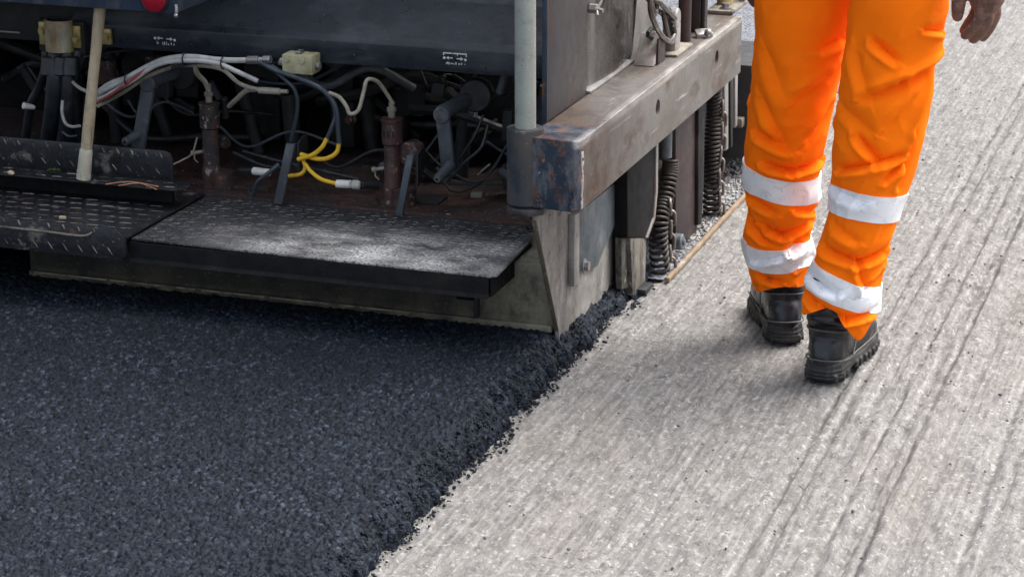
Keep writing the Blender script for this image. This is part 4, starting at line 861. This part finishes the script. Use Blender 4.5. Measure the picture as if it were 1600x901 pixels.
# creases, surveyed on the cloth: ((picture point, picture point), half width m, depth m) -> (z0, angle0, z1, angle1, ...); angle 0 = outer side, -90 = toward the camera
FOLDS_R = [((1353, 41), (1394, 66), .009, .011), ((1472, 76), (1405, 102), .012, .013), ((1405, 102), (1336, 130), .012, .010), ((1466, 90), (1431, 178), .012, .013), ((1303, 244), (1362, 225), .009, .012), ((1362, 225), (1408, 214), .009, .011),
    ((1331, 187), (1360, 217), .010, .012), ((1378, 251), (1414, 224), .008, .010), ((1286, 366), (1340, 382), .009, .012), ((1340, 382), (1386, 370), .009, .012), ((1338, 388), (1350, 420), .009, .008), ((1300, 330), (1335, 348), .010, .007),
    ((1260, 444), (1313, 468), .008, .011), ((1313, 468), (1372, 460), .008, .010), ((1430, 190), (1408, 262), .011, .010), ((1310, 150), (1352, 176), .014, .006), ((1330, 60), (1345, 120), .016, .006), ((1440, 20), (1478, 30), .008, .008),
    ((1290, 275), (1340, 285), .012, .006), ((1265, 415), (1300, 428), .008, .009), ((1378, 405), (1345, 425), .008, .009), ((1420, 130), (1380, 168), .016, .006)]
FOLDS_L = [((1187, 231), (1233, 240), .009, .013), ((1233, 240), (1294, 230), .009, .012), ((1178, 187), (1226, 204), .011, .012), ((1184, 134), (1222, 196), .014, .008), ((1184, 330), (1224, 342), .009, .013), ((1224, 342), (1276, 325), .009, .012),
    ((1165, 325), (1194, 350), .008, .012), ((1229, 367), (1262, 348), .008, .011), ((1180, 410), (1212, 416), .008, .009), ((1285, 50), (1322, 38), .012, .008), ((1300, 150), (1262, 190), .014, .008), ((1240, 300), (1278, 312), .009, .008),
    ((1168, 292), (1200, 304), .009, .009), ((1245, 395), (1266, 380), .008, .008), ((1190, 60), (1215, 120), .018, .006), ((1290, 100), (1245, 130), .016, .006), ((1175, 385), (1210, 372), .008, .009)]
def folds(rows, sec, lst):
    out = []
    def conv(px, py):
        for (p0, l0, r0, _), (p1, l1, r1, _) in zip(rows, rows[1:]):
            if p0 <= py <= p1: break
        t = min(1, max(0, (py-p0)/(p1-p0))); l, r = l0+(l1-l0)*t, r0+(r1-r0)*t; c = max(-.97, min(.97, (px-(l+r)/2)/((r-l)/2)))
        zz = None
        for k_ in range(len(rows)-1):
            if rows[k_][0] <= py <= rows[k_+1][0]: q_ = (py-rows[k_][0])/(rows[k_+1][0]-rows[k_][0]); zz = sec[k_][0].z*(1-q_)+sec[k_+1][0].z*q_
        return zz-.018, -math.degrees(math.acos(c))
    for a, b_, hw, dp in lst:
        z0_, a0 = conv(*a); z1_, a1 = conv(*b_); out.append((z0_, a0, z1_, a1, hw, dp))
    # folds on the far side, out of the picture's sight
    for k_ in range(12): rr = random.Random(k_+len(lst)); z0_ = rr.uniform(.15, .7); a0 = rr.uniform(30, 150); out.append((z0_, a0, z0_+rr.uniform(-.05, .05), a0+rr.uniform(-50, 50), .012, .008))
    return out
def leg_point(sec, z, a, cre, seed, off=0.0):
    c, w = interp(sec, z); ca, sa = math.cos(a), math.sin(a)
    n_ = rt*ca+fh*sa; r = w*(1.0 if True else 0)
    dep = min(w*1.02, .080+.0)
    p = c+rt*ca*w+fh*sa*dep
    deg = math.degrees(a); deg = deg-360 if deg > 180 else deg
    d = 0.0; ff = 1 if z > .28 else 1.25
    q = V((a*.9, z*7.5+a*.55, seed)); d += .0034*noise.noise(q*1.3)*ff
    q2_ = V((a*1.3, z*19-a*.8, seed+5)); d += .0022*noise.noise(q2_)*ff
    rdg = 1-abs(noise.noise(V((a*1.1+z*4, z*13-a*1.1, seed+9))))*2; d += .0030*(max(0, rdg)**2-.35)*ff
    for z0_, a0, z1_, a1, hw, dp in cre:
        ux, uz = (deg-math.degrees(0))*w*math.pi/180, z
        x0_, x1_ = a0*w*math.pi/180, a1*w*math.pi/180
        dx, dz = x1_-x0_, z1_-z0_; t = ((ux-x0_)*dx+(uz-z0_)*dz)/(dx*dx+dz*dz); tc_ = min(1, max(0, t))
        ex_, ez_ = ux-(x0_+dx*tc_), uz-(z0_+dz*tc_); dist = math.hypot(ex_, ez_)/hw
        side = ((ux-x0_)*dz-(uz-z0_)*dx)
        fade = math.sin(math.pi*min(1, max(0, .22+.56*tc_)))
        lob = dist*(1.75 if side > 0 else .85); d -= 1.75*dp*fade*math.exp(-lob**1.15)
        d += (.75 if side > 0 else .1)*dp*fade*math.exp(-((dist-1.35)/.7)**2)
    return p+n_*(d+off)
NA = 200
def leg_mesh(b, rows, cre, seed, hem):
    sec = leg_sections(rows); ztop = sec[0][0].z; zlow = .06
    NZ = 260; grid_ = []
    for i in range(NZ):
        t = i/(NZ-1); r = []
        for k_ in range(NA):
            a = 2*math.pi*k_/NA; zz = ztop+(hem(a)-ztop)*t; r.append(leg_point(sec, zz, a, cre, seed))
        grid_.append(r)
    # turn the hem inward
    for inn, dz in ((.005, .001), (.014, .010), (.022, .025)):
        r = []
        for k_ in range(NA):
            a = 2*math.pi*k_/NA; p = grid_[NZ-1][k_]; c_, w_ = interp(sec, hem(a)); dv = (V((c_.x, c_.y, 0))-V((p.x, p.y, 0))).normalized(); r.append(p+dv*inn+V((0, 0, dz)))
        grid_.append(r)
    b.grid(grid_, True); return sec
def dang(a, deg): return abs((math.degrees(a)-deg+180) % 360-180)
def hem_r(a):   # scooped up over the heel, dropping to a point at the right
    return .146-.052*math.exp(-(dang(a, -50)/38)**2)+.014*math.exp(-(dang(a, -122)/24)**2)-.010*math.exp(-(dang(a, -172)/24)**2)-.012*math.exp(-(dang(a, 90)/70)**2)+.022*math.exp(-(dang(a, -5)/28)**2)
def hem_l(a):
    return .122-.012*math.exp(-(dang(a, -155)/34)**2)+.006*math.exp(-(dang(a, -85)/36)**2)-.010*math.exp(-(dang(a, 90)/70)**2)
b = B(); CR_R = folds(LEG_R, leg_sections(LEG_R), FOLDS_R); CR_L = folds(LEG_L, leg_sections(LEG_L), FOLDS_L); secR = leg_mesh(b, LEG_R, CR_R, 1.3, hem_r); secL = leg_mesh(b, LEG_L, CR_L, 7.7, hem_l)
# seat and waist joining the legs
zr = secR[0][0].z; hc = (secR[0][0]+secL[0][0])/2; rows_ = []
for z_, w, dp in ((zr-.105, .060, .060), (zr-.095, .120, .085), (zr-.05, .160, .100), (zr, .172, .112), (.90, .178, .12), (.98, .170, .115), (1.05, .158, .105), (1.06, .150, .10)):
    rows_.append([V((hc.x, hc.y, z_))+rt*math.cos(a)*w+fh*math.sin(a)*dp+(rt*math.cos(a)+fh*math.sin(a))*.006*noise.noise(V((a*2, z_*9, 3))) for a in np.linspace(0, 2*math.pi, 72, endpoint=False)])
b.grid(rows_, True)
tr = b.build('trousers', ORANGE, PR, ang=80)
def band(sec, cre, seed, zc, h, tilt, name='reflective_band'):
    """tape sewn round the leg; tilt(a) raises or lowers it around the leg"""
    b = B(); g = []
    for i, (f, off) in enumerate([(0, -.001), (0, .0030)]+[(j/10, .0036) for j in range(11)]+[(1, .0030), (1, -.001)]):
        g.append([leg_point(sec, zc+tilt(2*math.pi*k_/NA)+h*(.5-f), 2*math.pi*k_/NA, cre, seed, off) for k_ in range(NA)])
    b.grid(g, True); return b.build(name, TAPE, tr, ang=60)
def zpx(py, Y): return PY(1290, py, Y).z
s_ = lambda A, ph: (lambda a: A*math.cos(a-math.radians(ph)))
band(secR, CR_R, 1.3, .352, .050, lambda a: -.008*math.cos(a)+.012*math.sin(a)*-1*.3)
band(secR, CR_R, 1.3, .192, .050, lambda a: -.022*math.cos(a)+.004*math.sin(a))
band(secL, CR_L, 7.7, .340, .050, lambda a: -.010*math.cos(a)+.010*math.sin(a))
band(secL, CR_L, 7.7, .195, .050, lambda a: .012*math.cos(a)*.6+.012*math.sin(a))
# boots
def boot(heel, yaw, flip):
    R_ = Matrix.Rotation(yaw, 3, 'Z'); hv = V((heel.x, heel.y, 0))
    def W(x, y, z): return hv+R_ @ V((x*flip, y, z))
    # outline half widths along the foot
    def half(y):
        ks = [(-.002, .012), (.006, .023), (.025, .0345), (.07, .0365), (.12, .036), (.17, .043), (.215, .047), (.25, .043), (.28, .031), (.296, .010)]
        for (a, b_), (c_, d_) in zip(ks, ks[1:]):
            if a <= y <= c_: t = (y-a)/(c_-a); t = t*t*(3-2*t); return b_+(d_-b_)*t
        return .008
    b = B()
    rows_ = []
    tops = [(-.001, .055), (.010, .085), (.03, .105), (.07, .115), (.11, .118), (.15, .100), (.19, .082), (.23, .074), (.26, .066), (.285, .050), (.295, .034)]
    for y, tz in tops:
        hw = half(max(-.002, y)); r = []
        for k_ in range(24):
            a = 2*math.pi*k_/24; ca, sa = math.cos(a), math.sin(a); e = .72
            r.append(W(hw*math.copysign(abs(ca)**e, ca), y, .022+(tz-.022)*(.5+.5*math.copysign(abs(sa)**e, sa))))
        rows_.append(r)
    b.grid(rows_, True); b.bm.faces.new([v for v in b.bm.verts[:24]]); b.bm.faces.new([v for v in b.bm.verts[-24:]])
    sh_ = [W(0, .047+dy, z_) for dy, z_ in ((.012, .05), (.010, .085), (.004, .11), (.000, .135), (-.001, .16), (-.002, .19), (-.002, .21))]
    b.sweep(sh_, [.038, .041, .0415, .041, .042, .044, .044], 28)
    for z_, rr in ((.118, .0425), (.136, .0435), (.153, .0445), (.170, .0455)):
        b.sweep([W(0+math.cos(a)*(rr-.006), .047+math.sin(a)*(rr-.004), z_-.018*math.cos(a-1.5)*.5) for a in np.linspace(0, 2*math.pi, 30)], .0085, 8, False)
    me = remesh(b.bm, .0032, 5)
    ob = finish('boot', me, M['leather'], PR, 60)
    # rubber sole: flared rim, ribbed heel, shallow cleats, softened by a remesh
    b = B(); n_ = 44
    ysr = [-.002+.298*(.5-.5*math.cos(math.pi*i/(n_-1))) for i in range(n_)]
    side = [(half(y)+.0016, y) for y in ysr]
    outl = [(x, y) for x, y in side]+[(-x, y) for x, y in side[::-1]]
    lay = []
    def lift(y): return .016*max(0, (y-.235)/.06)**1.5+.004*max(0, (.02-y)/.02)
    for z_, k_, ex_ in ((.0, .90, 0), (.004, .96, 0), (.014, .99, 0), (.020, 1.0, 0), (.027, .99, 1), (.032, .95, 1), (.033, .82, 1)):
        r = []
        for x, y in outl:
            zz = z_+lift(y)*(1 if z_ < .02 else .6)
            if ex_: zz = z_+(.009 if y < .05 else .009*max(0, 1-(y-.05)/.05))+(.010*max(0, (y-.22)/.07))-.006*math.exp(-((y-.15)/.04)**2)
            if z_ < .01 and .078 < y < .118: zz += .010
            r.append(W(x*k_, (y-.14)*(1-(1-k_)*.35)+.14, zz))
        lay.append(r)
    b.grid(lay, True); b.bm.faces.new(b.bm.verts[:len(outl)][::-1]); b.bm.faces.new(b.bm.verts[-len(outl):])
    for sx_ in (-1, 1):
        for i in range(13):
            y = .012+i*.0215
            if .075 < y < .118: continue
            hw = half(y)+.0015; c_ = W(sx_*hw, y, .010+lift(y)); b.obox(c_, R_ @ V((.0036, 0, 0)), R_ @ V((0, .0072, 0)), V((0, 0, .0078)), .0015)
    for z_ in (.013, .020, .027): b.sweep([W(x*1.004, y-.0004, z_) for x, y in outl[14::-1]+outl[:-16:-1]], .0021, 8)
    ms = remesh(b.bm, .0020, 2); finish('sole', ms, M['rubber'], ob, 60)
    def seam(pts, r=.0017):
        b = B(); b.tube([W(*p) for p in pts], r, 6, 6); b.build('seam', M['stitch'], ob, ang=70)
    for sx_ in (-1, 1):
        seam([(0, -.0042, .050), (sx_*.018, -.0005, .050), (sx_*.0295, .010, .048), (sx_*.038, .03, .045), (sx_*.0403, .06, .041), (sx_*.0415, .10, .042), (sx_*.043, .14, .040), (sx_*.0475, .18, .042), (sx_*.0505, .22, .045)])
        seam([(sx_*.0445, .065, .046), (sx_*.043, .085, .066), (sx_*.0415, .096, .09), (sx_*.036, .104, .112)])
        seam([(0, .0035, .107), (sx_*.02, .0085, .106), (sx_*.036, .026, .103), (sx_*.0425, .05, .100), (sx_*.041, .08, .100)])
    return ob
boot(PZ(1281, 601), math.radians(-5), 1)
boot(PZ(1228, 540), math.radians(20), -1)

# body: one skinned surface; only the hand shows
def skin_body():
    vs, es, rs_ = [], [], []
    def add(p, r, par=None):
        vs.append(tuple(p)); rs_.append(r)
        if par is not None: es.append((par, len(vs)-1))
        return len(vs)-1
    hx, hy = hc.x, hc.y
    pel = add((hx, hy, .95), (.12, .09)); sp1 = add((hx, hy+.01, 1.12), (.12, .085), pel); sp2 = add((hx, hy+.03, 1.30), (.14, .095), sp1); sp3 = add((hx, hy+.04, 1.42), (.10, .075), sp2)
    nk = add((hx, hy+.05, 1.50), (.052, .052), sp3); hd0 = add((hx, hy+.075, 1.58), (.070, .080), nk); hd1 = add((hx, hy+.085, 1.66), (.078, .095), hd0); hd2 = add((hx, hy+.08, 1.735), (.06, .075), hd1)
    for sec, d in ((secL, -1), (secR, 1)):
        k0 = interp(sec, .85)[0]; k1 = interp(sec, .50)[0]; k2 = interp(sec, .12)[0]
        a = add((k0.x, k0.y, .85), (.075, .075), pel); q = add((k1.x, k1.y+.01, .50), (.045, .048), a); add((k2.x, k2.y+.01, .12), (.03, .032), q)
    tips = {}
    for d in (-1, 1):
        s0 = V((hx, hy+.04, 1.40))+rt*.17*d
        if d == 1:
            wr = PY(1544, -78, 4.155); el = V((wr.x+.01, hy-.02, 1.10))
        else:
            wr = V((hx, hy+.16, .86))-rt*.24; el = V((hx, hy-.01, 1.10))-rt*.245
        a = add(s0, (.055, .055), sp3); q = add(el, (.042, .042), a); w = add(wr, (.027, .022), q); tips[d] = (w, wr)
    me = bpy.data.meshes.new('tmp'); me.from_pydata(vs, es, []); o_ = bpy.data.objects.new('tmp', me); C.objects.link(o_)
    md = o_.modifiers.new('s', 'SKIN'); md.use_smooth_shade = True
    for i, v in enumerate(me.skin_vertices[0].data): v.radius = rs_[i]; v.use_root = (i == 0)
    sb = o_.modifiers.new('u', 'SUBSURF'); sb.levels = 2; sb.render_levels = 2
    m2 = evaluate(o_); bpy.data.objects.remove(o_); bpy.data.meshes.remove(me)
    bm = bmesh.new(); bm.from_mesh(m2); bpy.data.meshes.remove(m2)
    return bm, tips
bm, tips = skin_body()
bb = B(); bb.bm.free(); bb.bm = bm
def hand(b, px, Y):
    """right hand hanging loose, seen from its outer side; px maps picture points to places on the hand plane"""
    P_ = lambda x, y, dy=0: PY(x, y, Y+dy)
    # palm as three thick lobes from wrist to knuckles
    b.sweep([P_(1545, -95), P_(1545, -70), P_(1545, -50), P_(1543, -25), P_(1541, 0), P_(1538, 18)], [.025, .026, .031, .0345, .033, .022], 20)
    for kx, dy, pts, r in (
        (0, 0, [(1553, 4, .010), (1555, 22, .008), (1547, 42, .008), (1536, 58, .012)], .0120),
        (1, 0, [(1543, 6, -.006), (1543, 28, -.010), (1534, 48, -.008), (1521, 61, -.002)], .0124),
        (2, 0, [(1532, 6, -.014), (1530, 28, -.020), (1520, 44, -.018), (1508, 55, -.012)], .0118),
        (3, 0, [(1528, 4, .012), (1522, 22, .012), (1513, 36, .016), (1505, 48, .020)], .0100)):
        r *= .93; c = catmull([P_(*p) for p in pts], 5); n = len(c)
        b.sweep(c, [r*(1.06-.22*i/(n-1)+(.05 if i in (5, 10) else 0)) for i in range(n)], 14)
        b.ico(c[-1], r*.84, 2)
    c = catmull([P_(1534, -55, -.01), P_(1512, -35, -.016), P_(1500, -8, -.018), P_(1497, 14, -.016), P_(1496, 26, -.012)], 5)
    b.sweep(c, [.018-.0075*i/(len(c)-1) for i in range(len(c))], 14); b.ico(c[-1], .0102, 2)
hand(bb, None, 4.155)
# other hand, out of the picture
w = tips[-1][1]; bb.sweep([w, w+V((0, .01, -.05)), w+V((0, .015, -.10))], [.024, .032, .028], 16)
for i in range(4):
    o_ = V((0, -.03+i*.02, -.09)); c = catmull([w+o_, w+o_+V((.004, .006, -.035)), w+o_+V((.016, .008, -.065)), w+o_+V((.03, .008, -.085))], 4); bb.sweep(c, .0095, 10); bb.ico(c[-1], .0094, 2)
c = catmull([w+V((.01, -.02, -.03)), w+V((.03, -.035, -.06)), w+V((.04, -.035, -.09))], 4); bb.sweep(c, .011, 10); bb.ico(c[-1], .011, 2)
# face
hz = V((hc.x, hc.y+.085, 1.645)); bb.ico(hz+V((0, .105, -.01)), .016, 2, (.8, 1, 1.4)); bb.ico(hz+V((-.08, 0, -.005)), .02, 2, (.5, 1, 1.5)); bb.ico(hz+V((.08, 0, -.005)), .02, 2, (.5, 1, 1.5))
me = remesh(bb.bm, .0028, 2); body = finish('body', me, M['skin'], PR, 80)
# jacket (above the picture) and hair
b = B(); rows_ = []
for z_, w_, dp, dy in ((.86, .19, .125, 0), (.95, .195, .13, 0), (1.10, .185, .125, .01), (1.28, .20, .125, .03), (1.40, .19, .105, .04), (1.46, .12, .085, .045), (1.50, .075, .075, .05)):
    rows_.append([V((hc.x, hc.y+dy, z_))+rt*math.cos(a)*w_+fh*math.sin(a)*dp+(rt*math.cos(a)+fh*math.sin(a))*.008*noise.noise(V((a*2, z_*9, 8))) for a in np.linspace(0, 2*math.pi, 48, endpoint=False)])
b.grid(rows_, True)
for d in (-1, 1):
    wr = tips[d][1]; s0 = V((hc.x, hc.y+.04, 1.40))+rt*.165*d; el = V((wr.x+.01, hc.y-.02, 1.10)) if d == 1 else V((hc.x, hc.y-.01, 1.10))-rt*.245
    b.sweep(catmull([s0, el, wr+V((0, 0, .05))], 8), [.075-.028*i/16 for i in range(17)], 20)
b.build('jacket', ORANGE, PR, ang=80)
b = B(); rows_ = []
for i in range(9):
    t = i/8*1.75; rows_.append([hz+V((math.cos(a)*math.sin(t)*.088, math.sin(a)*math.sin(t)*.106-.006, math.cos(t)*.110+(0.03*max(0, math.sin(a)) if i > 5 else 0))) for a in np.linspace(0, 2*math.pi, 28, endpoint=False)])
b.grid(rows_, True); b.build('hair', M['hair'], PR, ang=80)

# ------------------------------------------------------------------ light, sky, camera
sc = bpy.context.scene
w = bpy.data.worlds.new('World'); sc.world = w; w.use_nodes = True; nt = w.node_tree
EL, AZ = math.radians(60), math.radians(48)      # sun azimuth measured from +Y toward +X
sky = nt.nodes.new('ShaderNodeTexSky'); sky.sky_type = 'NISHITA'; sky.sun_disc = False; sky.sun_elevation = EL; sky.sun_rotation = AZ
sky.air_density = 1.0; sky.dust_density = 6.0; sky.ozone_density = 1.0
hs = nt.nodes.new('ShaderNodeHueSaturation'); hs.inputs['Saturation'].default_value = .55; nt.links.new(sky.outputs[0], hs.inputs['Color'])
nt.links.new(hs.outputs[0], nt.nodes['Background'].inputs[0]); nt.nodes['Background'].inputs[1].default_value = .15
L = bpy.data.lights.new('sun', 'SUN'); L.energy = 1.25; L.angle = math.radians(34); L.color = (1, .975, .94)
so = bpy.data.objects.new('sun', L); C.objects.link(so)
sd = V((math.sin(AZ)*math.cos(EL), math.cos(AZ)*math.cos(EL), math.sin(EL))); so.rotation_euler = (-sd).to_track_quat('-Z', 'Y').to_euler(); so.location = (3, 3, 6)
cam = bpy.data.cameras.new('camera'); co_ = bpy.data.objects.new('camera', cam); C.objects.link(co_)
co_.location = (0, 0, H); co_.rotation_euler = Matrix((rt, up, -fw)).transposed().to_euler()
cam.sensor_width = 36; cam.lens = 36*F/1600; cam.clip_start = .05; cam.clip_end = 500
cam.dof.use_dof = True; cam.dof.focus_distance = 4.35; cam.dof.aperture_fstop = 16
sc.camera = co_
sc.view_settings.view_transform = 'Standard'; sc.view_settings.look = 'None'; sc.view_settings.exposure = 1.32; sc.view_settings.gamma = 1
